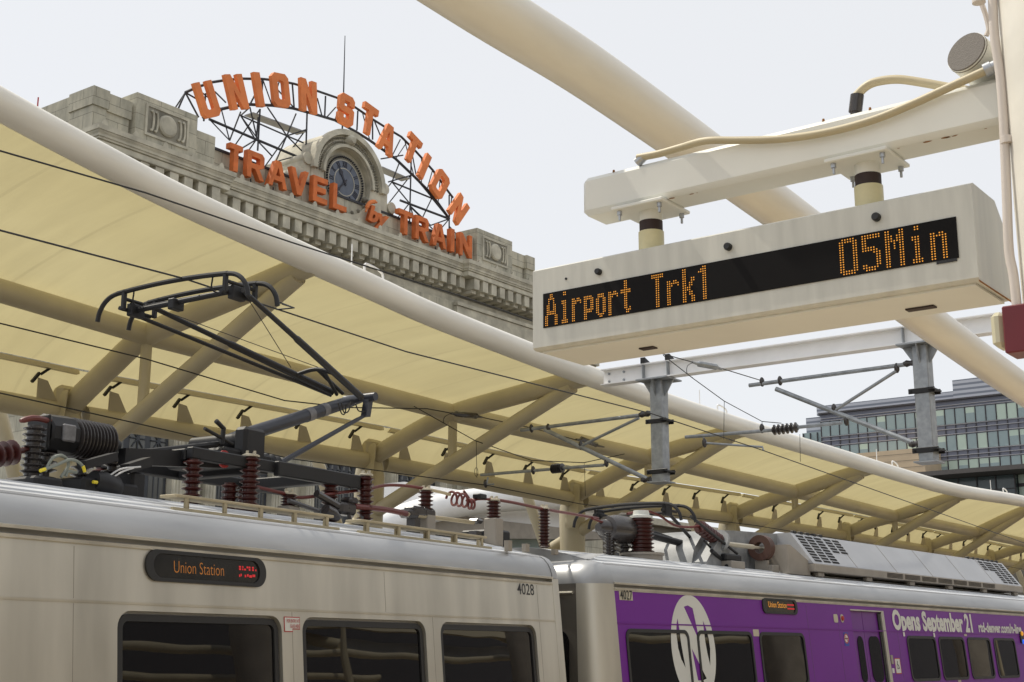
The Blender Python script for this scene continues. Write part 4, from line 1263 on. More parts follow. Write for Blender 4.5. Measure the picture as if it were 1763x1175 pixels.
def cantilever(P, label, off):
    X = XB - off
    v = lambda x, y: onX(x, y, X)
    t = thing('catenary_cantilever', label, 'cantilever', tuple(v(*P['top'][1])), 0, 'catenary cantilevers')
    r = .033
    part('top_tube', MB().tube([v(*P['top'][0]), v(*P['top'][1])], r, 12), M['galv'], t)
    part('bracket_tube', MB().tube([v(*P['br'][0]), v(*P['br'][1])], r * 1.15, 12), M['galv'], t)
    part('strut_tube', MB().tube([v(*P['st'][0]), v(*P['st'][1])], r * .8, 10), M['galv'], t)
    part('push_off_tube', MB().tube([v(*P['po'][0]), v(*P['po'][1])], r * .85, 10).tube([v(*P['po'][2]), v(*P['po'][3])], r * .85, 10), M['galv'], t)
    part('insulator', MB().ins(v(*P['po'][1]), v(*P['po'][2]), .045, .085, 6), M['insul_dark'], t)
    part('steady_arm', MB().tube([v(*q) for q in P['sa']], .018, 8), M['galv'], t)
    fx = MB()
    for q in P['fit']:
        c = v(*q); fx.lathe(c + Vector((-.01, 0, .075)), c - Vector((-.01, 0, .075)), [(0, .014), (.15, .030), (.3, .040), (.7, .040), (.85, .030), (1, .014)], 10)
    for q in P['end']:
        c = v(*q); fx.lathe(c + Vector((0, .09, 0)), c - Vector((0, .09, 0)), [(0, .03), (.3, .055), (.6, .04), (1, .05)], 10)
    parts('tube_clamp', fx, M['insul_dark' if off < .1 else 'fitting'], t)


cantilever(dict(top=[(897, 741), (1112, 714)], br=[(938, 740), (1118, 827)], st=[(998, 769), (1100, 720)], po=[(828, 818), (950, 808), (970, 806), (1040, 801)], sa=[(840, 822), (838, 834), (850, 834)],
                fit=[(915, 738), (944, 737), (1000, 767), (836, 833), (1044, 797), (918, 810)], end=[(1108, 714), (1118, 712), (1112, 826)]), 'grey tubular cantilever arm carrying the wire of the far track, seen against the canopy', 0)
cantilever(dict(top=[(1290, 664), (1558, 628)], br=[(1336, 670), (1572, 763)], st=[(1437, 707), (1545, 638)], po=[(1180, 753), (1330, 741), (1374, 736), (1450, 728)], sa=[(1211, 752), (1212, 763), (1313, 770), (1314, 776)],
                fit=[(1312, 658), (1343, 656), (1436, 704), (1544, 634), (1213, 763), (1457, 725), (1312, 738)], end=[(1565, 626), (1575, 765), (1584, 764)]), 'grey tubular cantilever arm with dark insulator, seen against the sky', 0)


def wire(name, label, pts, r, group='overhead wires', cat='wire'):
    return solo(name, MB().tube(pts, r, 6), M['cable'], label, cat, tuple(pts[0]), group)


YW = c1.B @ Vector((-5.81, 1.55, 0)); YB_ = onX(1314, 776, XB)
ptB = [c1.B @ Vector((-9.5, 1.53, 2.41)), c1.B @ Vector((-5.81, 1.55, 2.40)), c1.B @ Vector((-3.9, 1.50, 2.47))]
kx = ptB[-1]
mid = [hit(x, y, Vector((0, 1, 0)), Vector((0, yy, 0))) for x, y, yy in ((700, 606, 9.6), (1120, 712, 9.56))]
w1 = wire('contact_wire', 'thin black contact wire resting on the raised pantograph', [ptB[0], ptB[1], kx] + mid + [YB_, onY(1500, 842, 9.3), onY(1763, 935, 9.2), onY(1763, 935, 9.2) + Vector((30, -1, 0))], .0085)
YD = sc(13.2)
w2 = wire('contact_wire', 'lowest thin wire below the canopy, held by the cantilever against the canopy', [onY(-60, 660, YD), onY(0, 677, YD), onY(230, 728, YD), onY(500, 790, YD), onY(838, 836, YD), onY(1000, 868, YD), onY(1300, 905, YD - .2), onY(1300, 905, YD - .2) + Vector((40, 0, 0))], .0095)
w3 = wire('messenger_wire', 'uppermost thin black wire crossing the white edge tube below the station', [onY(-60, 240, 10.6), onY(0, 260, 10.6), onY(250, 332, 10.6), onY(500, 417, 10.6), onY(660, 468, 10.6), onY(800, 512, 10.6), onY(915, 552, 10.7)], .0095)
w4 = wire('messenger_wire', 'thin black wire running behind the upper arms of the raised pantograph', [onY(-60, 543, 15.0), onY(0, 557, 15.0), onY(250, 618, 15.0), onY(490, 690, 15.0), onY(600, 702, 15.0), onY(735, 704, 15.0), onY(785, 713, 15.0)], .010)
ins_ = lambda nm, par, pts, rr: part(nm, MB().tube(pts, rr, 12), M['insul_dark'], par)
def wchild(name, par, pts, r, m='cable'):
    return part(name, MB().tube(pts, r, 8), M[m], par)


def loc(mb_o):  # solo meshes carry their own offset
    ROOTINV[mb_o] = Matrix.Translation(-Vector(mb_o.location)); return mb_o


loc(w4); loc(w3); loc(w2); loc(w1)
wchild('tension_insulator', w4, [onY(776, 712, 15), onY(783, 712.5, 15), onY(785, 712.5, 15), onY(820, 716.5, 15), onY(822, 717, 15), onY(830, 719, 15)], [.02, .03, .055, .055, .03, .015], 'insul_dark')
wchild('messenger_span', w4, [onY(830, 719, 15), onY(915, 737, 15.1), onY(1000, 760, 15.0)], .009)
wchild('tension_insulator', w4, [onY(992, 757, 15), onY(998, 758, 15), onY(1001, 756, 15), onY(1026, 766, 15), onY(1028, 767, 15), onY(1040, 770, 15)], [.02, .03, .055, .055, .03, .015], 'insul_dark')
wchild('jumper_loop', w4, smoothpath([onY(778, 711, 15), onY(766, 718, 15), onY(764, 728, 15), onY(775, 735, 15)], 5), .006)
w5 = wire('messenger_wire', 'thin wire sagging over the braces from the pantograph knuckle to the far cantilever', [onY(713, 700, 15.1), onY(775, 735, 15.1), onY(818, 759, 15.1), onY(915, 793, 15.1), onY(1005, 797, 15.1), onY(1075, 782, 15.1)], .009)
loc(w5)
for a_, b_ in (((820, 760), (821, 823)), ((915, 793), (915, 807)), ((1006, 798), (1008, 855))):
    wchild('dropper', w5, [onY(*a_, 15.12), onY(*b_, 15.16)], .005)
part('hanger_ring', MB().tube([onY(820, 813, 15.1) + Vector((.05 * math.cos(k / 12 * 6.28), 0, .08 * math.sin(k / 12 * 6.28))) for k in range(12)], .005, 5, closed=True), M['cable'], w5)
YN = 9.6
w6 = wire('messenger_wire', 'thin wire with a grey insulator slanting in front of the white beam', [onY(1110, 601, YN), onY(1200, 626, YN), onY(1240, 634, YN), onY(1312, 656, YN)], .008)
loc(w6)
wchild('tension_insulator', w6, [onY(1192, 624, YN), onY(1202, 627, YN), onY(1204, 627, YN), onY(1232, 632, YN), onY(1235, 633, YN), onY(1242, 636, YN)], [.018, .025, .048, .048, .025, .018], 'galv')
w7 = wire('messenger_wire', 'thin wire dropping from the white beam to the sky cantilever insulator', [onY(1142, 612, YN), onY(1192, 651, YN), onY(1247, 691, YN), onY(1312, 726, YN), onY(1345, 729, YN)], .007)
loc(w7)
for a_, b_ in (((1247, 691), (1246, 757)), ((1312, 726), (1312, 738)), ((1377, 748), (1378, 795))): wchild('dropper', w7, [onY(*a_, YN), onY(*b_, YN)], .0045)
wchild('jumper_loop', w7, smoothpath([onY(1195, 624, YN), onY(1184, 630, YN), onY(1183, 643, YN), onY(1193, 651, YN)], 5), .005)
for px_ in ((910, 705), (1022, 850)): pass

# ------------------------------------------------------------------ arrival sign, arm and mast
XS = 6.0
sg = thing('arrival_sign', 'white box sign with amber dot letters announcing Airport Trk1 in 05Min', 'information sign', (XS, 3.07, 3.3))
ya, yb_ = 4.31, 1.825
za, zc = 3.31, 3.755
DP = .50
# front, chamfered lower edge towards the back
xs0 = XS
bx = MB()
prof = [(0, 0), (0, zc - za), (.02, zc - za + .012), (.34, zc - za + .012), (.52, zc - za - .14), (.52, .02), (.50, -.005), (.02, -.012)]
bx.sweep(prof, (xs0, yb_, za), (1, 0, 0), (0, 0, 1), (0, ya - yb_, 0))
part('housing', bx, M['sign_white'], sg, smooth=20)
lip = MB().box(xs0 - .004, xs0 + .02, yb_, ya, za - .0, za + .012)
part('bottom_lip', MB().box(xs0 + .05, xs0 + .47, yb_ + .03, ya - .03, za - .022, za - .012), M['arm_white'], sg, smooth=0)
pm = frame((XS - .002, 4.235, 3.415), (0, -1, 0), (0, 0, 1), (-1, 0, 0))
PW, PH = 2.33, .197
part('led_panel', MB().shape([[(0, 0), (PW, 0), (PW, PH), (0, PH)]], .004, pm), M['led_panel'], sg, smooth=0)
part('panel_tab', MB().shape([[(PW - .105, -.014), (PW - .01, -.014), (PW - .01, .0), (PW - .105, .0)]], .004, pm), M['knob'], sg, smooth=0)
G = {'A': '01110 10001 10001 10001 11111 10001 10001', 'i': '00100 00000 01100 00100 00100 00100 01110', 'r': '00000 00000 10110 11001 10000 10000 10000', 'p': '00000 00000 11110 10001 11110 10000 10000',
     'o': '00000 00000 01110 10001 10001 10001 01110', 't': '00100 00100 11111 00100 00100 00101 00010', 'T': '11111 00100 00100 00100 00100 00100 00100', 'k': '10000 10000 10010 10100 11000 10100 10010',
     '1': '00100 01100 00100 00100 00100 00100 01110', '0': '01110 10001 10001 10001 10001 10001 01110', '5': '11111 10000 11110 00001 00001 10001 01110', 'M': '10001 11011 10101 10101 10001 10001 10001', 'n': '00000 00000 10110 11001 10001 10001 10001', ' ': '00000 ' * 7}
# taller, wider dot letters: every stroke two dots wide, 15 rows high
G2 = {
 'A': ['...##...', '...##...', '..####..', '..#..#..', '..#..#..', '.##..##.', '.##..##.', '.##..##.', '.######.', '.######.', '##....##', '##....##', '##....##', '##....##', '##....##'],
 'i': ['..##..', '..##..', '......', '......', '.###..', '.###..', '..##..', '..##..', '..##..', '..##..', '..##..', '..##..', '..##..', '.####.', '.####.'],
 'r': ['......', '......', '......', '......', '##.##.', '######', '###..#', '##....', '##....', '##....', '##....', '##....', '##....', '##....', '##....'],
 'p': ['......', '......', '......', '......', '#####.', '######', '##..##', '##..##', '##..##', '##..##', '######', '#####.', '##....', '##....', '##....'],
 'o': ['......', '......', '......', '......', '.####.', '.####.', '##..##', '##..##', '##..##', '##..##', '##..##', '##..##', '##..##', '.####.', '..##..'],
 't': ['..##..', '..##..', '..##..', '..##..', '######', '######', '..##..', '..##..', '..##..', '..##..', '..##..', '..##..', '..##.#', '...###', '...##.'],
 'T': ['######', '######', '..##..', '..##..', '..##..', '..##..', '..##..', '..##..', '..##..', '..##..', '..##..', '..##..', '..##..', '..##..', '..##..'],
 'k': ['##....', '##....', '##....', '##....', '##..##', '##..##', '##.##.', '##.##.', '####..', '####..', '##.##.', '##.##.', '##..##', '##..##', '##..##'],
 '1': ['..##..', '.###..', '####..', '..##..', '..##..', '..##..', '..##..', '..##..', '..##..', '..##..', '..##..', '..##..', '..##..', '..##..', '..##..'],
 '0': ['.#####.', '#######', '##...##', '##...##', '##...##', '##...##', '##...##', '##...##', '##...##', '##...##', '##...##', '##...##', '##...##', '#######', '.#####.'],
 '5': ['#######', '#######', '##.....', '##.....', '##.....', '#####..', '######.', '....###', '.....##', '.....##', '.....##', '.....##', '##...##', '######.', '.####..'],
 'M': ['##...##', '##...##', '###.###', '###.###', '#######', '##.#.##', '##.#.##', '##.#.##', '##...##', '##...##', '##...##', '##...##', '##...##', '##...##', '##...##'],
 'n': ['......', '......', '......', '......', '##.##.', '######', '##..##', '##..##', '##..##', '##..##', '##..##', '##..##', '##..##', '##..##', '##..##'], ' ': ['......'] * 15}


def leds(text, x0, pitch_x):
    x = x0
    pz = .0122
    for ch in text:
        g = G2[ch]; mb = MB()
        for j, row in enumerate(g):
            for i, c in enumerate(row):
                if c == '#':
                    cx, cy = x + (i + .5) * pitch_x, PH - .008 - (j + .5) * pz
                    r = .0037
                    mb.add([(cx + r * math.cos(a), cy + r * math.sin(a), .0055) for a in [k * math.pi / 3 for k in range(6)]], [tuple(range(6))], pm)
        part('amber_letter', mb, M['led'], sg, smooth=0)
        x += (len(g[0]) + 1.4) * pitch_x


leds('Airport', .014, .0107)
leds('Trk1', .702, .0126)
leds('05Min', 1.755, .0137)
for x, y, r in ((1032, 469, .018), (1255, 426, .020), (1510, 375, .021)):
    p = onX(x, y, XS)
    part('knob', MB().lathe(p, p - Vector((.03, 0, 0)), [(0, r), (.7, r), (1, r * .8)], 18), M['knob'], sg)
p = onX(975, 480.5, XS)
part('light_sensor', MB().lathe(p, p - Vector((.006, 0, 0)), [(0, .007), (1, .007)], 10), M['knob'], sg)
for (x, y, w) in ((1115, 598, .045), (1585, 529, .07)):
    p = hit(x, y, Vector((0, 0, 1)), Vector((0, 0, za - .02)))
    part('drain_slot', MB().box(p.x - .02, p.x + .03, p.y - w, p.y + w, za - .030, za - .0225), M['band'], sg, smooth=0)
part('edge_cap', MB().box(XS - .003, XS + .52, yb_ - .004, yb_ - .0005, za - .02, za - .013), M['rust'], sg, smooth=0)

# support arm
yA0, yA1 = 3.975, 1.2
aw = .26
arm = thing('support_arm', 'white square steel arm with rust streaks holding the arrival sign', 'support arm', (XS, 1.5, 4.02))
zA0, zA1 = 4.02, 4.245
cx = XS + .12
part('box_beam', MB().bbox(XS, XS + .24, yA1, yA0, zA0, zA1, .028), M['arm_white'], arm, smooth=40)
rs = MB()
random.seed(5)
for yy0, n in ((3.42, 7), (2.08, 4), (1.78, 3)):
    for k in range(n):
        y = yy0 + random.uniform(-.16, .16); s_ = random.uniform(.006, .03); x = XS + .03 + random.uniform(0, .012)
        rs.add([(x + s_ * .35 * math.cos(a), y + s_ * math.sin(a) * random.uniform(.6, 1), zA0 - .0012) for a in [q * math.pi / 4 for q in range(8)]][::-1], [tuple(range(8))])
parts('rust_stain', rs, M['rust'], arm, smooth=0)
for hy, (bx0, by0) in ((3.60, (1100, 400)), (2.36, (1476, 318))):
    pl_ = part('flange_plate', MB().bbox(XS - .035, XS + .275, hy - .16, hy + .16, zA0 - .02, zA0 - .001, .004), M['arm_white'], arm)
    bb = MB()
    for dx in (-.0, .24):
        for dy in (-.125, .125):
            bb.lathe((XS + dx, hy + dy, zA0 - .075), (XS + dx, hy + dy, zA0 - .018), [(0, .007), (.55, .007), (.56, .014), (1, .014)], 8)
    parts('flange_bolt', bb, M['fitting'], pl_)
    hp = MB().lathe((cx, hy, 3.70), (cx, hy, zA0 - .02), [(0, .062), (1, .062)], 22)
    part('hanger_pipe', hp, M['arm_white'], arm)
    part('black_band', MB().lathe((cx, hy, 3.885), (cx, hy, 3.945), [(0, .064), (1, .064)], 22), M['band'], arm)
    part('lower_sleeve', MB().lathe((cx, hy, 3.74), (cx, hy, 3.885), [(0, .070), (1, .070)], 22), M['sleeve'], arm)
for x, y in ((1060, 291), (1420, 200), (1500, 180)):
    p = onX(x, y, XS + .05)
    part('arm_screw', MB().lathe((XS + .03, p.y, zA1 - .002), (XS + .03, p.y, zA1 + .012), [(0, .008), (1, .006)], 8), M['rust'], arm)
# flexible conduits
cd_ = [(1098, 272), (1135, 265), (1170, 255), (1215, 243), (1270, 242), (1340, 240), (1420, 229), (1500, 208), (1570, 180), (1640, 148), (1708, 117)]
cw = thing('flexible_conduit', 'beige flexible conduit draped along the front of the white sign arm', 'conduit', (XS, 2.6, 4.3), 0, 'conduits on the sign arm')
part('hose', MB().tube(smoothpath([onX(x, y, XS - .035 + (.05 if i < 3 else 0)) for i, (x, y) in enumerate(cd_)], 6), .0205, 12), M['conduit'], cw)
p, q = onX(1703, 119, XS - .03), onX(1730, 106, XS - .02)
fg = MB().lathe(p + (p - q) * .3, q, [(0, .034), (.35, .034), (.36, .028), (.6, .028), (1, .030)], 12)
part('elbow_fitting', fg, M['fitting'], cw)
p, q = onX(1097, 281, XS + .02), onX(1110, 269, XS + .02)
part('end_fitting', MB().lathe(p, q, [(0, .028), (.5, .026), (1, .024)], 10), M['fitting'], cw)
cw = thing('flexible_conduit', 'short beige conduit looping up from the top of the sign arm', 'conduit', (XS, 2.3, 4.4), 0, 'conduits on the sign arm')
part('hose', MB().tube(smoothpath([onX(x, y, XS + .17) for x, y in ((1472, 168), (1490, 150), (1510, 141), (1545, 137), (1585, 142), (1640, 152), (1680, 158))], 6), .0225, 12), M['conduit'], cw)
q = onX(1476, 164, XS + .17); p = Vector((q.x, q.y + .03, zA1 - .01))
part('end_fitting', MB().lathe(p, q, [(0, .022), (.45, .024), (.46, .034), (1, .034)], 12), M['insul_dark'], cw)
# mast
mast = thing('sign_mast', 'broad white steel mast at the right edge carrying the sign arm', 'mast', (6.1, 1.1, 0))
# the mast's left edge slopes slightly in the picture because it is round and close
mx, mr = 6.10, .44
e = onX(1722, 60, mx)
my = 1.655 - mr
part('shaft', MB().lathe((mx, my, 0), (mx, my, 9), [(0, mr), (1, mr)], 40), M['tube_white'], mast)
part('base_plate', MB().bbox(mx - .6, mx + .6, my - .6, my + .6, 0, .03, .008), M['galv'], mast)
# stub tube with a grey mesh end
a = onX(1664, 90, XS - .0)
st = thing('loudspeaker', 'grey faced cylinder mounted on the white mast above the sign arm', 'loudspeaker', tuple(a))
d_ = Vector((.55, -.16, -.16))
part('body', MB().lathe(a, a + d_ * .8, [(0, .103), (1, .103)], 32), M['arm_white'], st)
part('mesh_face', MB().lathe(a - d_ * .012, a + d_ * .02, [(0, .099), (1, .1045)], 32), M['greycap'], st)
# vertical pipe on the mast
pp = [(1708, -30), (1712, 60), (1722, 130), (1728, 210), (1733, 330), (1737, 430), (1745, 475), (1752, 540)]
cw = thing('riser_pipe', 'thin white pipe running down the mast to the fire alarm', 'pipe', tuple(onX(1737, 430, XS - .12)))
part('pipe', MB().tube(smoothpath([onX(x, y, XS - .10) for x, y in pp], 5), .0215, 12), M['pinkpipe'], cw)
for x, y in ((1737, 242), (1688, 0)):
    p = onX(x - 3, y, XS - .10)
    part('pipe_clip', MB().lathe(p - Vector((0, 0, .016)), p + Vector((0, 0, .016)), [(0, .031), (1, .031)], 12), M['pinkpipe'], cw)
cw2 = thing('riser_pipe', 'short twisted white cable tail at the top of the mast', 'pipe', tuple(onX(1690, 30, XS)))
part('pipe', MB().tube(smoothpath([onX(x, y, XS - .02) for x, y in ((1684, -8), (1692, 12), (1698, 30), (1702, 50), (1698, 62))], 5), .012, 8), M['pinkpipe'], cw2)
# fire alarm
fa = thing('fire_alarm', 'dark red alarm box with a cream strobe beside the mast', 'fire alarm', tuple(onX(1740, 560, XS - .15)))
p0, p1 = onX(1722, 528, XS - .14), onX(1763, 600, XS - .14)
part('box', MB().bbox(XS - .14, XS + .02, p1.y - .06, p0.y - .004, p1.z - .012, p0.z, .006), M['alarm_red'], fa)
q0, q1 = onX(1705, 540, XS - .1), onX(1726, 598, XS - .1)
part('strobe', MB().bbox(XS - .12, XS - .0, p0.y - .002, q0.y, q1.z, q0.z, .02), M['cream'], fa)

# ------------------------------------------------------------------ far office building
XO = 200.
ob = thing('office_block', 'distant dark glass office block with pale blinds and louvred roof screens', 'office building', (XO, 70, 0))
YL, YRt = 87.3, 40.0
zr = lambda Y: 38.6
b = MB().box(XO, XO + 30, YRt, YL, 27.3, 38.6)
part('wall', b, M['spandrel'], ob, smooth=0)
NC = 31
cwid = (YL - YRt) / NC
floors = [(36.4, 34.35), (32.4, 30.3), (28.75, 27.4)]
floors = [(37.35, 35.1), (33.35, 31.15), (29.6, 27.5)]
wm = {}
random.seed(11)
for r_, (zt_, zb__) in enumerate(floors):
    for k in range(NC):
        y1_ = YL - k * cwid - .10; y0_ = y1_ - cwid + .20
        rv = random.random()
        kind = 'win_pale' if rv < (.66 if k > 10 else .42) else 'win_grey'
        key = (r_, kind)
        if key not in wm:
            mb = MB().box(-.06, .0, 0, cwid - .20, 0, zt_ - zb__)
            me = mb.mesh('window'); finish(me, M[kind], 0); wm[key] = me
        o = bpy.data.objects.new('window', wm[key]); COL.objects.link(o); o.parent = ob
        o.location = (0, y0_ - 70, zb__)
        if kind == 'win_pale' and rv < .28:      # half-drawn blind: lower pane dark
            kk = (r_, 'half')
            if kk not in wm:
                mb = MB().box(-.075, -.0605, .02, cwid - .22, .02, (zt_ - zb__) * .62)
                me = mb.mesh('lower_pane'); finish(me, M['win_grey'], 0); wm[kk] = me
            q = bpy.data.objects.new('lower_pane', wm[kk]); COL.objects.link(q); q.parent = o
ml = MB()
for k in range(NC + 1):
    y = YL - k * cwid
    ml.box(XO - .18, XO, y - .055, y + .055, 27.3, 37.6)
parts('mullion', ml, M['mullion'], ob, smooth=0)
tr_ = MB()
for z in (37.9, 37.5, 34.95, 34.3, 33.5, 31.0, 30.3, 29.7): tr_.box(XO - .20, XO, YRt, YL, z, z + .09)
parts('transom', tr_, M['silverline'], ob, smooth=0)
part('roof_edge', MB().box(XO - .5, XO + 4, YRt, YL + .2, 38.61, 38.85), M['mullion'], ob, smooth=0)
part('louvre_screen', MB().box(XO + 1.5, XO + 10, 66.4, 88.6, 38.86, 40.35), M['louver'], ob, smooth=0)
part('louvre_screen', MB().box(XO + 1.0, XO + 12, YRt, 66.3, 38.86, 41.9), M['louver'], ob, smooth=0)
# lower left wing
part('side_wing', MB().box(XO + 2, XO + 20, 87.4, 91.5, 10, 36.3), M['win_grey'], ob, smooth=0)
lv = MB()
for k in range(4): lv.box(XO + 1.8, XO + 2, 87.6 + k * 1.2, 87.75 + k * 1.2, 28, 36.2)
parts('wing_mullion', lv, M['mullion'], ob, smooth=0)
part('louvre_screen', MB().box(XO + 3, XO + 8, 88.6, 91.2, 36.4, 38.9), M['louver'], ob, smooth=0)
part('overhang', MB().box(XO - 8, XO + 3, YRt, 80.5, 26.6, 27.25), M['fascia'], ob, smooth=0)
part('lower_glazing', MB().box(XO - 3, XO + 3, 57, 79, 8, 26.55), M['win_dark'], ob, smooth=0)
lg = MB()
for k in range(9): lg.box(XO - 3.2, XO - 3, 57 + k * 2.7, 57.16 + k * 2.7, 8, 26.5)
for z in (24.5, 20.3, 16): lg.box(XO - 3.15, XO - 3, 57, 79, z, z + .12)
parts('lower_mullion', lg, M['mullion'], ob, smooth=0)
part('corner_glazing', MB().box(XO - 2, XO + 3, YRt, 56.9, 8, 26.55), M['win_pale'], ob, smooth=0)
lg = MB()
for k in range(9): lg.box(XO - 2.2, XO - 2, 41 + k * 1.8, 41.3 + k * 1.8, 8, 26.5)
for z in (24.8, 23, 21.2, 19.4, 17): lg.box(XO - 2.15, XO - 2, YRt, 56.9, z, z + .5)
parts('corner_mullion', lg, M['mullion'], ob, smooth=0)
part('tan_block', MB().box(XO - 7, XO + 2, 68.5, 80.2, 27.3, 30.9), M['tan'], ob, smooth=0)
lg = MB()
for z in (28.2, 29.2, 30.2): lg.box(XO - 7.02, XO - 7, 68.5, 80.2, z, z + .04)
parts('tan_joint', lg, M['fascia'], ob, smooth=0)
solo('brick_building', MB().box(150, 175, 20, 62, -1, 15.5), M['darkwall'], 'low dark brown building beyond the end of the canopy', 'building', (160, 40, -1), smooth=0)
# ------------------------------------------------------------------ station building
YB0 = 40.0
BX0, BX1 = 28.3, 63.0
sb = thing('station_building', 'grey stone station block with a bracketed cornice, clock gable and roof sign', 'station building', (42, 50, 0))
w = MB().box(BX0 + .5, BX1 - .5, 41.0, 62, -1.3, 18.4)
part('wall', w, M['stone'], sb, smooth=0)
pv = MB()
for x0, x1 in ((BX0 + .3, 34.4), (50.0, BX1 - .3)):
    pv.box(x0, x1, 40.75, 40.998, -1.3, 17.15)
parts('pavilion', pv, M['stone'], sb, smooth=0)
fz = MB()
fz.box(BX0 + .45, BX1 - .45, 40.92, 62.2, 17.16, 17.35); fz.box(BX0 + .55, BX1 - .55, 41.10, 62.1, 17.352, 18.25)
fz.box(BX0 + .5, BX1 - .5, 41.02, 62.2, 18.252, 18.45); fz.box(BX0 + .6, BX1 - .6, 41.14, 62.2, 18.452, 18.80)
for x0_, x1_ in ((BX0 + .3, 34.45), (49.95, BX1 - .3)): fz.box(x0_, x1_, 40.80, 41.09, 17.36, 18.24); fz.box(x0_ - .06, x1_ + .06, 40.72, 41.01, 18.26, 18.44)
part('frieze', fz, M['stone_plain'], sb, smooth=0)
part('frieze_shade', MB().box(BX0 + .64, BX1 - .64, 41.20, 62, 18.802, 19.668), M['stone_dark'], sb, smooth=0)  # shade between the brackets, put in as darker stone
md = MB()
k = 0
x = BX0 + .55
while x < BX1 - .5:
    pvl = (x < 34.4 or x > 50.0)
    yf = 40.16 if pvl else 40.52
    md.box(x, x + .41, yf + .05, 41.19, 19.12, 19.66)
    md.box(x + .04, x + .37, yf + .25, 41.19, 18.95, 19.1195)
    x += .70
x = 41.2
while x < 61:
    md.box(BX0 + .05, BX0 + .63, x, x + .41, 19.12, 19.66); x += .7

# every bracket a part: the pieces of one bracket touch, so they are joined in pairs
for k in range(0, len(md.v), 8):
    pass
nb = len(md.v) // 8
front = [k for k in range(nb)]
i = 0
while i < nb:
    two = i + 1 < nb and abs(md.v[8 * i].x + .04 - md.v[8 * i + 8].x) < 1e-4
    q = MB()
    for k in ((i, i + 1) if two else (i,)): q.add(md.v[8 * k:8 * k + 8], [tuple(j - 8 * k for j in f) for f in md.f[6 * k:6 * k + 6]])
    part('modillion', q, M['stone_plain'], sb, smooth=0)
    i += 2 if two else 1
# cornice, swept with a jog at the pavilions
cprof = [(.0, 0), (.0, .20), (.05, .205), (.05, .24), (-.03, .26), (-.03, .34), (-.07, .345), (-.075, .44), (-.13, .52), (-.13, .56), (-.17, .565), (-.17, .76)]   # (outwards is -) going up


def cornice_line(path, z0, name):
    mb = MB()
    n = len(cprof)
    for i, (p, nv) in enumerate(path):
        for q, h in cprof: mb.v.append(Vector((p[0] + nv[0] * -q, p[1] + nv[1] * -q, z0 + h)))
    for i in range(len(path) - 1):
        for j in range(n - 1):
            a = i * n + j
            mb.f.append((a, a + n, a + n + 1, a + 1))
    return mb


s2 = 1.0
cpath = [((BX0 + .0, 62), (-1, 0)), ((BX0, 40.15), (-1, -1)), ((34.6, 40.15), (1, -1)), ((34.6, 40.50), (1, -1)), ((50.0, 40.50), (-1, -1)), ((50.0, 40.15), (-1, -1)), ((BX1, 40.15), (1, -1)), ((BX1, 62), (1, 0))]
part('cornice', cornice_line(cpath, 19.69, 'c'), M['stone_plain'], sb, smooth=30)
cap = MB()
cap.box(BX0 - .13, 34.58, 40.02, 62, 20.452, 20.47); cap.box(34.58, 50.02, 40.37, 62, 20.453, 20.468); cap.box(50.02, BX1 + .13, 40.02, 62, 20.452, 20.47)
cap.box(BX0 + .02, 34.58, 40.17, 62, 19.672, 19.692); cap.box(34.58, 50.02, 40.52, 62, 19.670, 19.688); cap.box(50.02, BX1 - .02, 40.17, 62, 19.672, 19.692)
parts('cornice_top', cap, M['stone_plain'], sb, smooth=0)
an = MB()
x = BX0 + .2
while x < BX1:
    yf = 40.12 if (x < 34.6 or x > 50.0) else 40.46
    an.add([(x + .13 * math.cos(a), yf, 20.47 + .25 * math.sin(a)) for a in [math.pi * q / 8 for q in range(9)]] + [(x + .10 * math.cos(a), yf + .14, 20.47 + .2 * math.sin(a)) for a in [math.pi * q / 8 for q in range(9)]],
           [tuple(range(9))[::-1], tuple(range(9, 18))] + [(q, q + 1, q + 10, q + 9) for q in range(8)])
    x += 1.4
parts('antefix', an, M['stone_plain'], sb, smooth=30)
# attic parapets
at = MB()


def attic(x0, x1, y, z1, band=True):
    at.box(x0, x1, y, y + 1.4, 20.45, z1 - .72 if band else z1)
    if band: at.box(x0 - .06, x1 + .06, y - .07, y + 1.42, z1 - .718, z1)


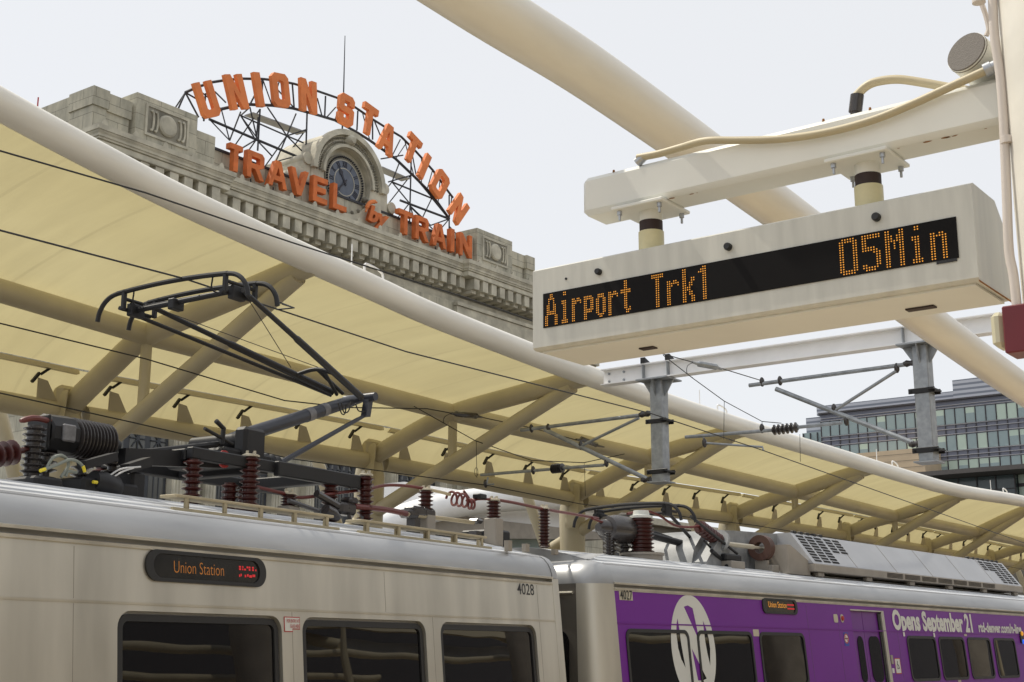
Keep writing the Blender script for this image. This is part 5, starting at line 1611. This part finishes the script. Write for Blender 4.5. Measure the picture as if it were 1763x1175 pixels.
for mir in (False, True):
    f = (lambda a, b: (a, b)) if not mir else (lambda a, b: (84.0 - b, 84.0 - a))
    attic(*f(28.15, 28.75), 40.45, 22.0); attic(*f(28.86, 29.9), 40.62, 22.0)
    a, b = f(30.05, 33.0); attic(a, b, 40.42, 22.42, band=False)
    attic(*f(33.1, 34.1), 40.60, 21.92, band=False)
    at.box(*f(28.2, 29.8), 41.9, 47, 20.45, 21.98)
parts('attic', at, M['stone'], sb, smooth=0)
part('centre_parapet', MB().box(34.11, 49.89, 40.95, 42.3, 20.45, 21.55), M['stone'], sb, smooth=0)
part('parapet_flashing', MB().box(34.0, 50.0, 40.9, 42.4, 21.552, 21.66), M['iron'], sb, smooth=0)
for X0 in (31.52, 84 - 31.52):
    rp = MB()
    y = 40.42
    rp.box(X0 - 1.05, X0 + 1.05, y - .05, y - .001, 22.02, 22.12); rp.box(X0 - 1.05, X0 + 1.05, y - .05, y - .001, 20.85, 20.95)
    rp.box(X0 - 1.05, X0 - .95, y - .05, y - .001, 20.951, 22.019); rp.box(X0 + .95, X0 + 1.05, y - .05, y - .001, 20.951, 22.019)
    pn = part('relief_panel', rp, M['stone_plain'], sb, smooth=0)
    part('relief_field', MB().box(X0 - .949, X0 + .949, y - .012, y - .0005, 20.951, 22.019), M['stone_dark'], pn, smooth=0)
    part('relief_disc', MB().lathe((X0, y - .01, 21.48), (X0, y - .14, 21.48), [(0, .44), (.6, .43), (1, .36)], 28), M['stone_plain'], pn)
    sc_ = MB()
    for sgn in (-1, 1):
        for dx in (.56, .76):
            pts = [Vector((X0 + sgn * (dx + .09 * math.cos(a) * 1.0), y - .05, 21.48 + .40 * math.sin(a) * (1 - .0 * a))) for a in [rad(60 + 240 * q / 14) if sgn < 0 else rad(120 - 240 * q / 14) for q in range(15)]]
            sc_.tube(pts, .045, 8)
    parts('relief_scroll', sc_, M['stone_plain'], pn)
# clock gable
GX, GZ = 42.08, 22.40
gt = MB()
gt.shape([[(GX + 2.28 * math.cos(a), GZ + 2.28 * math.sin(a)) for a in [math.pi * q / 32 for q in range(33)]] + [(GX - 2.28, 20.47), (GX + 2.28, 20.47)], ell(GX, GZ, 1.52, 1.52, 48)], 2.6, frame((0, 43.0, 0), (1, 0, 0), (0, 0, 1), (0, -1, 0)))
part('clock_gable', gt, M['stone_plain'], sb, smooth=30)
ar = MB()


def archring(r0, r1, y0, y1):
    mb = MB()
    lo = [(GX + r1 * math.cos(a), GZ + r1 * math.sin(a)) for a in [math.pi * q / 32 for q in range(33)]] + [(GX + r0 * math.cos(a), GZ + r0 * math.sin(a)) for a in [math.pi * q / 32 for q in range(32, -1, -1)]]
    return mb.shape([lo], y1 - y0, frame((0, y1, 0), (1, 0, 0), (0, 0, 1), (0, -1, 0)))


g = bpy.data.objects['clock_gable']
part('arch_moulding', archring(2.1, 2.36, 40.18, 40.40), M['stone_plain'], g)
part('arch_moulding', archring(1.54, 1.68, 40.25, 40.40), M['stone_plain'], g)
lf = MB()
random.seed(3)
for q in range(46):
    a = math.pi * (q + .5) / 46
    for rr_ in (1.80, 1.97):
        c = Vector((GX + rr_ * math.cos(a), 40.39, GZ + rr_ * math.sin(a)))
        s_ = random.uniform(.05, .075)
        lf.lathe(c, c + Vector((random.uniform(-.02, .02), -.10, random.uniform(-.02, .02))), [(0, s_), (.6, s_ * .8), (1, s_ * .2)], 7)
part('arch_garland', lf, M['stone_dark'], g)
part('keystone', MB().lathe((GX, 40.42, GZ + 1.95), (GX, 40.05, GZ + 1.9), [(0, .30), (.5, .28), (1, .14)], 12), M['stone_plain'], g)
part('tympanum', MB().lathe((GX, 40.75, GZ), (GX, 40.70, GZ), [(0, 1.53), (1, 1.53)], 48), M['stone_plain'], g)
tw = MB()
for sgn in (-1, 1):
    x0, x1 = sorted((GX + sgn * 2.29, GX + sgn * 2.75))
    tw.box(x0, x1, 40.46, 42.9, 20.47, 22.6)
    x0, x1 = sorted((GX + sgn * 2.76, GX + sgn * 3.25))
    tw.box(x0, x1, 40.5, 42.9, 20.47, 21.8)
    for dx, z, r in ((2.52, 22.75, .24), (3.02, 21.95, .24)):
        tw.lathe((GX + sgn * dx, 42.8, z), (GX + sgn * dx, 40.38, z), [(0, r), (.96, r), (.965, r * 1.15), (1, r * 1.15)], 18)
parts('gable_shoulder', tw, M['stone_plain'], g)
ck = part('clock', MB().shape([ell(GX, GZ, 1.27, 1.27, 60), ell(GX, GZ, 1.06, 1.06, 60)], .10, frame((0, 40.69, 0), (1, 0, 0), (0, 0, 1), (0, -1, 0))), M['stone_dark'], sb)
bd = MB()
for q in range(60):
    a = 2 * math.pi * q / 60
    c = Vector((GX + 1.16 * math.cos(a), 40.58, GZ + 1.16 * math.sin(a)))
    bd.lathe(c, c + Vector((0, -.09, 0)), [(0, .045), (.7, .04), (1, .02)], 6)
part('clock_beading', bd, M['iron'], ck)
part('clock_dial', MB().lathe((GX, 40.65, GZ), (GX, 40.60, GZ), [(0, 1.07), (1, 1.07)], 48), M['dial'], ck)
part('dial_ring', MB().shape([ell(GX, GZ, .655, .655, 48), ell(GX, GZ, .625, .625, 48)], .012, frame((0, 40.598, 0), (1, 0, 0), (0, 0, 1), (0, -1, 0))), M['cap'], ck)
part('dial_ring', MB().shape([ell(GX, GZ, 1.04, 1.04, 48), ell(GX, GZ, 1.005, 1.005, 48)], .012, frame((0, 40.598, 0), (1, 0, 0), (0, 0, 1), (0, -1, 0))), M['cap'], ck)
ROM = ['XII', 'I', 'II', 'III', 'IIII', 'V', 'VI', 'VII', 'VIII', 'IX', 'X', 'XI']
for h, s_ in enumerate(ROM):
    a = rad(90 - 30 * h)
    er = Vector((math.cos(a), 0, math.sin(a))); et = Vector((math.sin(a), 0, -math.cos(a)))
    mb = MB()
    wds = {'I': .055, 'V': .12, 'X': .12}
    tot = sum(wds[c] for c in s_) + .025 * (len(s_) - 1)
    t = -tot / 2
    ctr = Vector((GX, 40.598, GZ))
    for c in s_:
        wd = wds[c]
        def bar(p0, p1, th=.042):
            d = (p1 - p0); n_ = d.normalized().cross(Vector((0, 1, 0))) * th / 2
            mb.obox(p0 - n_, d, n_ * 2, (0, -.014, 0))
        P = lambda tt, r_: ctr + et * tt + er * r_
        if c == 'I': bar(P(t + wd / 2, .70), P(t + wd / 2, .97))
        if c == 'V': bar(P(t, .97), P(t + wd / 2, .70)); bar(P(t + wd, .968), P(t + wd / 2, .702), .03)
        if c == 'X': bar(P(t, .97), P(t + wd, .70)); bar(P(t + wd, .968), P(t, .702), .03)
        t += wd + .025
    part('numeral', mb, M['numeral'], ck, smooth=0)
for nm, ang, ln, wd in (('hour_hand', rad(90 + 31), .72, .16), ('minute_hand', rad(90 + 138), .92, .11)):
    er = Vector((math.cos(ang), 0, math.sin(ang))); et = Vector((-math.sin(ang), 0, math.cos(ang)))
    c = Vector((GX, 40.575 if nm[0] == 'h' else 40.56, GZ))
    q = [c - er * .18 - et * wd * .3, c + er * ln * .5 - et * wd * .35, c + er * ln * .62 - et * wd * .75, c + er * ln, c + er * ln * .62 + et * wd * .75, c + er * ln * .5 + et * wd * .35, c - er * .18 + et * wd * .3]
    mb = MB().add(q + [p + Vector((0, -.012, 0)) for p in q], [tuple(range(7)), tuple(range(13, 6, -1))] + [(i, (i + 1) % 7, 7 + (i + 1) % 7, 7 + i) for i in range(7)])
    if nm[0] == 'm': mb.lathe(c, c + Vector((0, -.03, 0)), [(0, .09), (1, .07)], 14)
    part(nm, mb, M['numeral'], ck, smooth=0)
bk = MB()
for q in range(9):
    a = rad(200 + 140 * q / 8)
    c = Vector((GX + 1.42 * math.cos(a), 40.6, GZ + 1.42 * math.sin(a)))
    bk.lathe(c, c + Vector((0, -.22, 0)), [(0, .13), (.5, .11), (1, .03)], 8)
parts('clock_swag', bk, M['stone_dark'], ck)

# windows under the cornice: tall iron bays with star grilles
for x0 in (29.85, 35.15, 40.5, 45.75, 51.0):
    x1 = x0 + 2.85
    yw = 40.70 if (x0 < 34 or x0 > 50) else 40.95
    wnd = part('window', MB().box(x0, x1, yw, yw + .03, 2.0, 10.6), M['wgrille'], sb, smooth=0)
    gl = MB()
    n = 4 if x0 > 35 else 3
    wd = (x1 - x0) / n
    for k in range(n):
        a, b = x0 + k * wd + .13, x0 + (k + 1) * wd - .13
        for z0, z1 in ((9.95, 10.45), (8.85, 9.75), (7.0, 8.6), (5.0, 6.8), (2.2, 4.8)): gl.box(a, b, yw - .01, yw - .001, z0, z1)
    part('pane', gl, M['bglass'], wnd, smooth=0)
    gr = MB()
    for k in range(n):
        a, b = x0 + k * wd + .13, x0 + (k + 1) * wd - .13
        cxx, czz = (a + b) / 2, 9.3
        for q in range(4):
            an_ = math.pi * q / 4
            d = Vector((math.cos(an_) * (b - a) / 2 * (1 if q != 2 else 1), 0, math.sin(an_) * .45))
            gr.tube([Vector((cxx, yw - .03 - q * .004, czz)) - d, Vector((cxx, yw - .03 - q * .004, czz)) + d], .028, 6)
        gr.lathe((cxx, yw - .01, czz), (cxx, yw - .06, czz), [(0, .10), (1, .08)], 10)
        for q in (1, 2): gr.box(a + (b - a) * q / 3 - .02, a + (b - a) * q / 3 + .02, yw - .03, yw - .011, 2.2, 8.6)
    part('star_grille', gr, M['wgrille'], wnd, smooth=0)
    pl_ = MB()
    for xx in (x0 - .55, x1 + .05):
        pl_.box(xx, xx + .5, yw - .28, yw + .04, 0, 10.7)
        for q in range(3): pl_.box(xx + .06 + q * .15, xx + .13 + q * .15, yw - .31, yw - .281, 0, 10.3)
    parts('pilaster', pl_, M['stone_plain'], sb, smooth=0)
    part('window_lintel', MB().box(x0 - .65, x1 + .65, yw - .34, yw + .05, 10.705, 11.1), M['stone_plain'], sb, smooth=0)
lw = thing('low_wing', 'long low brown stone wing of the station behind the canopy columns', 'building', (90, 50, 0))
part('wall', MB().box(62.7, 130, 44, 62, -1.3, 9.5), M['darkwall'], lw, smooth=0)
lwm = MB()
for k in range(14): lwm.box(64 + k * 4.7, 66.8 + k * 4.7, 43.95, 43.998, 2, 7.5)
part('window', lwm, M['wgrille'], lw, smooth=0)
part('eaves', MB().box(62.7, 130.3, 43.6, 62, 9.5, 9.9), M['stone_plain'], lw, smooth=0)

sb.location.y -= .36
for o in list(sb.children):
    if o.name.split('.')[0] in ('clock_gable', 'clock', 'gable_shoulder', 'clock_swag'): o.location.y += .47
# mast on the roof
a = onY(588, 160, 43.0)
solo('roof_mast', MB().tube([(a.x, 43.0, 21.6), (a.x + .15, 43.0, 27), (onY(594, 62, 43).x, 43, onY(594, 62, 43).z)], [.05, .04, .018], 8), M['iron'], 'thin dark antenna mast rising behind the orange letters', 'antenna', (a.x, 43, 21.6))
a = onY(66, 168, 48)
solo('roof_mast', MB().tube([(a.x, 48, 19), (a.x, 48, a.z)], [.04, .03], 8), M['redpaint'], 'tiny reddish roof rod at the far left beside the white tube', 'antenna', (a.x, 48, 19))

# ---- letters
LW, LH, LT = .92, 1.40, .30     # block width, height, stroke


def glyph(c, w, h, t):
    ch = t * .55
    if c == 'I': return [[(-t * .55, 0), (t * .55, 0), (t * .55, h), (-t * .55, h)]], t * 1.1
    if c == 'T': return [[(-t / 2, 0), (t / 2, 0), (t / 2, h - t), (w / 2, h - t), (w / 2, h), (-w / 2, h), (-w / 2, h - t), (-t / 2, h - t)]], w
    if c == 'L': return [[(-w / 2, 0), (w / 2, 0), (w / 2, t), (-w / 2 + t, t), (-w / 2 + t, h), (-w / 2, h)]], w
    if c == 'E':
        m_ = h / 2
        return [[(-w / 2, 0), (w / 2, 0), (w / 2, t), (-w / 2 + t, t), (-w / 2 + t, m_ - t / 2), (w * .38, m_ - t / 2), (w * .38, m_ + t / 2), (-w / 2 + t, m_ + t / 2), (-w / 2 + t, h - t), (w / 2, h - t), (w / 2, h), (-w / 2, h)]], w
    if c == 'N': return [[(-w / 2, 0), (-w / 2 + t, 0), (-w / 2 + t, h * .56), (w / 2 - t, 0), (w / 2, 0), (w / 2, h), (w / 2 - t, h), (w / 2 - t, h * .44), (-w / 2 + t, h), (-w / 2, h)]], w
    if c == 'U': return [[(-w / 2, ch), (-w / 2 + ch, 0), (w / 2 - ch, 0), (w / 2, ch), (w / 2, h), (w / 2 - t, h), (w / 2 - t, t * 1.15), (w / 2 - t * 1.2, t), (-w / 2 + t * 1.2, t), (-w / 2 + t, t * 1.15), (-w / 2 + t, h), (-w / 2, h)]], w
    if c == 'O': return [[(-w / 2, ch), (-w / 2 + ch, 0), (w / 2 - ch, 0), (w / 2, ch), (w / 2, h - ch), (w / 2 - ch, h), (-w / 2 + ch, h), (-w / 2, h - ch)], [(-w / 2 + t, t * 1.2), (-w / 2 + t * 1.2, t), (w / 2 - t * 1.2, t), (w / 2 - t, t * 1.2), (w / 2 - t, h - t * 1.2), (w / 2 - t * 1.2, h - t), (-w / 2 + t * 1.2, h - t), (-w / 2 + t, h - t * 1.2)]], w
    if c == 'A':
        return [[(-w / 2, 0), (-w / 2 + t, 0), (-w / 2 + t * 1.25, h * .24), (w / 2 - t * 1.25, h * .24), (w / 2 - t, 0), (w / 2, 0), (t * .62, h), (-t * .62, h)], [(-w * .115, h * .42), (w * .115, h * .42), (.02, h * .72), (-.02, h * .72)]], w
    if c == 'V': return [[(-t * .55, 0), (t * .55, 0), (w / 2, h), (w / 2 - t, h), (0, h * .33), (-w / 2 + t, h), (-w / 2, h)]], w
    if c == 'R':
        return [[(-w / 2, 0), (-w / 2 + t, 0), (-w / 2 + t, h * .36), (-w * .02, h * .36), (w / 2 - t * .95, 0), (w / 2 + .02, 0), (w * .22, h * .40), (w / 2, h * .50), (w / 2, h - ch), (w / 2 - ch, h), (-w / 2, h)], [(-w / 2 + t, h * .36 + t * .95), (w / 2 - t * 1.15, h * .36 + t * .95), (w / 2 - t, h * .36 + t * 1.1), (w / 2 - t, h - t * 1.15), (w / 2 - t * 1.15, h - t), (-w / 2 + t, h - t)]], w
    if c == 'S':
        m_ = h / 2
        return [[(-w / 2, t * .55), (-w / 2 + ch, 0), (w / 2 - ch, 0), (w / 2, ch), (w / 2, m_ + t * .2), (w / 2 - ch * .8, m_ + t * .5), (-w / 2 + t, m_ + t * .5), (-w / 2 + t, h - t), (w / 2 - t, h - t), (w / 2 - t, h - t * 1.55), (w / 2, h - t * 1.55), (w / 2, h - ch), (w / 2 - ch, h), (-w / 2 + ch, h), (-w / 2, h - ch), (-w / 2, m_ - t * .2), (-w / 2 + ch * .8, m_ - t * .5), (w / 2 - t, m_ - t * .5), (w / 2 - t, t), (-w / 2 + t, t), (-w / 2 + t, t * 1.55), (-w / 2, t * 1.55)]], w


def letter(root, c, cen, ang, w, h, t, depth, m):
    lp, _ = glyph(c, w, h, t)
    ex = Vector((math.cos(ang), 0, math.sin(ang))); ez = Vector((-math.sin(ang), 0, math.cos(ang)))
    o = Vector(cen) - ez * h / 2
    # tray letter: deep sides, a proud rim and a recessed face with tubes
    mb = MB().shape(lp, depth, frame(o + Vector((0, 0, 0)), ex, ez, (0, -1, 0)))
    return part('letter_' + c.lower(), mb, m, root, smooth=0)


YS = 41.3
rs_ = thing('roof_sign', 'arched orange UNION STATION letters on a dark iron lattice above the clock', 'roof sign', (41.4, YS, 21.6))
ULET = [('U', 353, 173), ('N', 403, 160), ('I', 441, 156), ('O', 479, 157), ('N', 527, 167), ('S', 592, 191), ('T', 632, 208), ('A', 663, 240), ('T', 706, 258), ('I', 727, 287.5), ('O', 753.5, 318), ('N', 786, 361)]
CX, RAD = 41.35, 15.3
for c, x, y in ULET:
    p = onY(x, y, YS)
    ang = -math.asin(max(-1, min(1, (p.x - CX) / RAD)))
    w = {'I': .42, 'N': 1.0, 'U': 1.0, 'O': 1.0, 'S': .98, 'T': .98, 'A': 1.10}[c]
    letter(rs_, c, p, ang, w, 1.50, .32 if c != 'I' else .34, .20, M['orange'])
FY = YS + .12


def cvt(x, y): return (300 + x / 3.148, 50 + y / 3.148)


def seg(mb, pts, r, Y=FY):
    for (x0, y0), (x1, y1) in zip(pts, pts[1:]):
        mb.tube([onY(*cvt(x0, y0), Y), onY(*cvt(x1, y1), Y)], r, 6)


tr2 = MB()
seg(tr2, [(60, 345), (120, 318), (200, 290), (285, 277), (370, 270), (480, 272), (570, 282), (650, 298), (770, 335), (880, 373), (980, 425), (1075, 490), (1150, 537), (1230, 585), (1310, 665), (1400, 765), (1480, 875), (1510, 915)], .06)
seg(tr2, [(155, 480), (255, 435), (330, 418), (410, 410), (530, 415), (640, 430), (770, 465), (870, 495), (980, 555), (1060, 605), (1200, 705), (1300, 800), (1370, 870), (1430, 945), (1490, 1030)], .07)
seg(tr2, [(190, 490), (445, 600), (660, 690)], .065); seg(tr2, [(360, 470), (610, 580), (700, 618)], .04)
seg(tr2, [(1180, 830), (1400, 920), (1490, 1030)], .05); seg(tr2, [(1225, 930), (1490, 1030)], .065)
parts('lattice_chord', tr2, M['iron'], rs_)
dg = MB()
for a in ([(60, 345), (22, 432)], [(60, 345), (132, 480)], [(60, 345), (165, 405)], [(170, 350), (165, 405), (160, 500)], [(465, 435), (452, 660)], [(720, 455), (714, 650)], [(1285, 680), (1275, 1060)], [(1490, 900), (1490, 1120)], [(1075, 490), (1075, 600)], [(480, 275), (410, 410)], [(480, 275), (470, 400)], [(640, 300), (650, 430)], [(820, 365), (815, 480)], [(995, 445), (990, 550)]):
    seg(dg, a, .04)
for a in ([(360, 450), (300, 605)], [(410, 425), (450, 600)], [(505, 425), (610, 580)], [(610, 580), (660, 460)], [(610, 580), (550, 720)], [(445, 600), (370, 645)], [(445, 600), (530, 690)], [(445, 600), (455, 480)], [(720, 545), (610, 580)], [(610, 580), (690, 660)], [(410, 425), (360, 470), (440, 600)], [(560, 330), (660, 440)], [(220, 340), (280, 400)], [(775, 375), (800, 470)], [(830, 475), (875, 425)],
          [(1120, 705), (1240, 685)], [(1160, 830), (1280, 795)], [(1180, 830), (1220, 725)], [(1180, 830), (1275, 945)], [(1275, 945), (1305, 1050)], [(1395, 920), (1335, 1045)], [(1390, 1065), (1490, 1030)], [(1280, 965), (1400, 1085)], [(1290, 680), (1310, 790)], [(1085, 500), (1130, 610)], [(1225, 600), (1180, 690)], [(1505, 905), (1490, 1030)], [(1225, 930), (1275, 945)], [(1490, 1070), (1540, 1125)]):
    seg(dg, a, .034)
for a in ([(120, 318), (255, 435)], [(285, 277), (330, 418)], [(330, 418), (370, 272)], [(530, 415), (480, 275)], [(570, 282), (530, 415)], [(700, 318), (700, 448)], [(770, 335), (740, 458)], [(870, 495), (905, 390)], [(940, 405), (925, 525)], [(1060, 605), (1020, 455)], [(1150, 537), (1140, 660)], [(1200, 705), (1260, 615)], [(1250, 610), (1300, 800)], [(1370, 870), (1400, 765)], [(1340, 700), (1340, 840)], [(1430, 945), (1440, 820)], [(300, 605), (190, 490)], [(255, 435), (300, 605)], [(550, 720), (660, 690)], [(455, 600), (360, 470)], [(1400, 920), (1300, 800)], [(1390, 1065), (1280, 960)]):
    seg(dg, a, .028)
parts('lattice_diagonal', dg, M['iron'], rs_)
bkf = MB()
for (x, y) in ((60, 345), (465, 435), (714, 545), (1285, 790), (1490, 1030), (445, 600), (610, 580), (1180, 830), (1275, 945)):
    p = onY(*cvt(x, y), FY); bkf.tube([p, Vector((p.x + .3, FY + 1.9, max(21.7, p.z - 1.2)))], .03, 6)
    bkf.tube([Vector((p.x + .3, FY + 1.9, 20.5)), Vector((p.x + .3, FY + 1.9, max(21.8, p.z - 1.1)))], .04, 6)
parts('back_stay', bkf, M['iron'], rs_)
for (xa, ya_, xb, yb2) in ((430, 440, 715, 545), (1130, 735, 1280, 800)):
    p, q = onY(*cvt(xa, ya_), FY), onY(*cvt(xb, yb2), FY)
    part('walkway', MB().obox(p + Vector((0, .02, -.14)), q - p, (0, .55, 0), (0, 0, .05)), M['grate'], rs_, smooth=0)

YT2 = 40.34
ts = thing('parapet_sign', 'orange TRAVEL by TRAIN letters standing along the stone cornice under the clock', 'wall sign', (42, YT2, 20.5))
T1 = [('T', 385, 411, 240, 286), ('R', 415, 448, 257, 313), ('A', 452, 488, 278, 327), ('V', 490, 524, 290, 337), ('E', 528.5, 557, 305, 353.5), ('L', 563, 590, 319, 368)]
T2 = [('T', 676, 704, 364, 409), ('R', 705, 731, 377, 424), ('A', 735, 762, 391, 434), ('I', 765, 776, 402, 441), ('N', 781, 806, 409.5, 452)]
for c, x0, x1, y0, y1 in T1 + T2:
    pa, pb = onY(x0 + 3.5, (y0 + y1) / 2, YT2), onY(x1, (y0 + y1) / 2, YT2)
    p = (pa + pb) / 2
    p.z = 21.30
    w = pb.x - pa.x
    letter(ts, c, p, 0, w if c != 'I' else .3, 1.16, .235 if c != 'I' else .27, .26, M['orange_old'])
by_ = MB()
O = onY(648, 373, 40.22)


def ribbon(pts, r):
    P = smoothpath([O + Vector((a, 0, b)) for a, b in pts], 6)
    by_.tube(P, r, 8)


sf_ = frame(O + Vector((-.62, .10, -.30)), (1, 0, -.04), (.30, 0, .98), (0, -1, 0))
for q in range(5): by_.text('by', sf_ @ Matrix.Translation((0, 0, .045 * q)), size=.74, thick=.0, width=1.25, bold=.05)
part('script_by', by_, M['orange_old'], ts)
e = MB()
P_ = smoothpath([O + Vector(q) for q in ((-.74, -.02, .02), (-.58, -.02, .42), (-.30, -.02, .62), (-.02, -.02, .66))], 6)
e.tube(P_, [.05] * 3 + [.10] * (len(P_) - 6) + [.05] * 3, 8)
part('script_flourish', e, M['orange'], ts, smooth=30)
ft = MB()
for c, x0, x1, y0, y1 in T1 + T2:
    p = onY((x0 + x1) / 2, (y0 + y1) / 2, YT2)
    ft.tube([(p.x, YT2 - .05, 20.47), (p.x, YT2 - .05, 20.75)], .03, 6); ft.tube([(p.x - .2, YT2 + .1, 20.6), (p.x + .3, YT2 + .1, 20.6)], .025, 6)
parts('letter_stand', ft, M['iron'], ts)

# white pavilion roof seen through the columns
wp = thing('white_pavilion', 'low pavilion with a rounded white roof glimpsed between the canopy columns', 'pavilion', (36, 28, 0))
pts = [onY(x, y, 28.) for x, y in ((560, 965), (640, 915), (720, 884), (790, 868), (860, 860), (930, 858), (1010, 862), (1090, 875))]
part('roof_tube', MB().tube(smoothpath(pts, 5), .44, 20), M['beam'], wp)
a, b = onY(765, 880, 28.6), onY(1010, 905, 28.6)
part('fascia', MB().box(pts[2].x, b.x + 1, 28.6, 30, 6.15, 7.0), M['beam'], wp, smooth=0)
part('soffit', MB().add([(pts[2].x, 28.2, 5.2), (b.x + 1, 28.2, 5.9), (b.x + 1, 28.2, 6.14), (pts[2].x, 28.2, 6.05), (pts[2].x, 31, 5.2), (b.x + 1, 31, 5.9), (b.x + 1, 31, 6.14), (pts[2].x, 31, 6.05)], [(0, 1, 2, 3), (7, 6, 5, 4), (0, 4, 5, 1), (3, 2, 6, 7), (0, 3, 7, 4), (1, 5, 6, 2)]), M['hvac_side'], wp, smooth=0)
part('glass_wall', MB().box(pts[2].x + 1, b.x, 28.9, 29, 0, 5.85), M['win_grey'], wp, smooth=0)

# ---- canopy over our own platform, behind the viewpoint: mirrored in the train windows
nc = thing('platform_canopy', 'cream tubular platform canopy behind the viewpoint, mirrored in the train windows', 'canopy', (10, -8, 0))
for yy, zz, r, xe in ((-5.0, 4.22, .10, 38.5), (-5.0, 3.62, .085, 30.5), (-9.2, 6.3, .16, 110)):
    part('purlin', MB().tube([(-20, yy, zz), (xe, yy, zz)], r, 16), M['steel_white'], nc)
for k in range(8):
    X = -4.2 + k * 14.0
    part('column', MB().lathe((X, -4.0, 0), (X, -4.0, 6.2), [(0, .62), (1, .55)], 20), M['hvac_side'], nc)
    part('rib', MB().tube([(X + 5, -5.0, 4.4), (X + 5, -9.2, 6.4)], .15, 12), M['steel_white'], nc)
    part('post', MB().tube([(X + 4.5, -4.6, 0), (X + 4.5, -4.6, 6)], .09, 10), M['steel_white'], nc)
part('fascia', MB().box(28, 41, -6.1, -5.9, 4.45, 4.8), M['hvac'], nc, smooth=0)
fb = MB().grid(lambda u, v: Vector((-20 + 130 * u, -5.2 - 5.2 * v, 4.95 + 1.2 * math.sin(v * 1.6))), 30, 8)
part('roof_deck', fb, M['beige'], nc, smooth=40)
solo('reflection_backdrop', MB().box(-60, 320, -46, -38, -1, 19), M['mullion'], 'long dark block added behind the viewpoint to keep sky out of reflections', 'building', (0, -42, -1), smooth=0)  # added unseen block, hides the bright low sky from the train windows
# ------------------------------------------------------------------ light and sky
SUN_EL, SUN_AZ = 60.0, 97.0        # azimuth counter-clockwise from +X: behind the station, to the left
sd = Vector((math.cos(rad(SUN_EL)) * math.cos(rad(SUN_AZ)), math.cos(rad(SUN_EL)) * math.sin(rad(SUN_AZ)), math.sin(rad(SUN_EL))))
sl_ = bpy.data.lights.new('sun', 'SUN'); sl_.energy = 3.6; sl_.angle = rad(.6); sl_.color = (1.0, .93, .80)
so = bpy.data.objects.new('sun', sl_); COL.objects.link(so)
so.rotation_euler = sd.to_track_quat('Z', 'Y').to_euler(); so.location = sd * 60
W = bpy.data.worlds.new('World'); S.world = W; W.use_nodes = True
wt = W.node_tree
sky = wt.nodes.new('ShaderNodeTexSky'); sky.sky_type = 'NISHITA'; sky.sun_disc = False
sky.sun_elevation = rad(SUN_EL); sky.sun_rotation = rad(90 - SUN_AZ)
sky.air_density = 1.0; sky.dust_density = 5.0; sky.ozone_density = 1.0; sky.altitude = 1600
# thin high overcast veiling the blue
veil = wt.nodes.new('ShaderNodeMix'); veil.data_type = 'RGBA'; veil.inputs[0].default_value = .84
veil.inputs[7].default_value = (7.95, 8.0, 8.05, 1)
L(wt, sky.outputs[0], veil.inputs[6])
L(wt, veil.outputs[2], wt.nodes['Background'].inputs['Color'])
wt.nodes['Background'].inputs['Strength'].default_value = .12
S.view_settings.view_transform = 'Standard'; S.view_settings.look = 'None'; S.view_settings.gamma = 1.0
S.view_settings.use_curve_mapping = False
S.view_settings.exposure = 0.0
S.render.engine = 'CYCLES'
S.cycles.max_bounces = 8; S.cycles.use_denoising = True
S.cycles.sample_clamp_indirect = 4.0
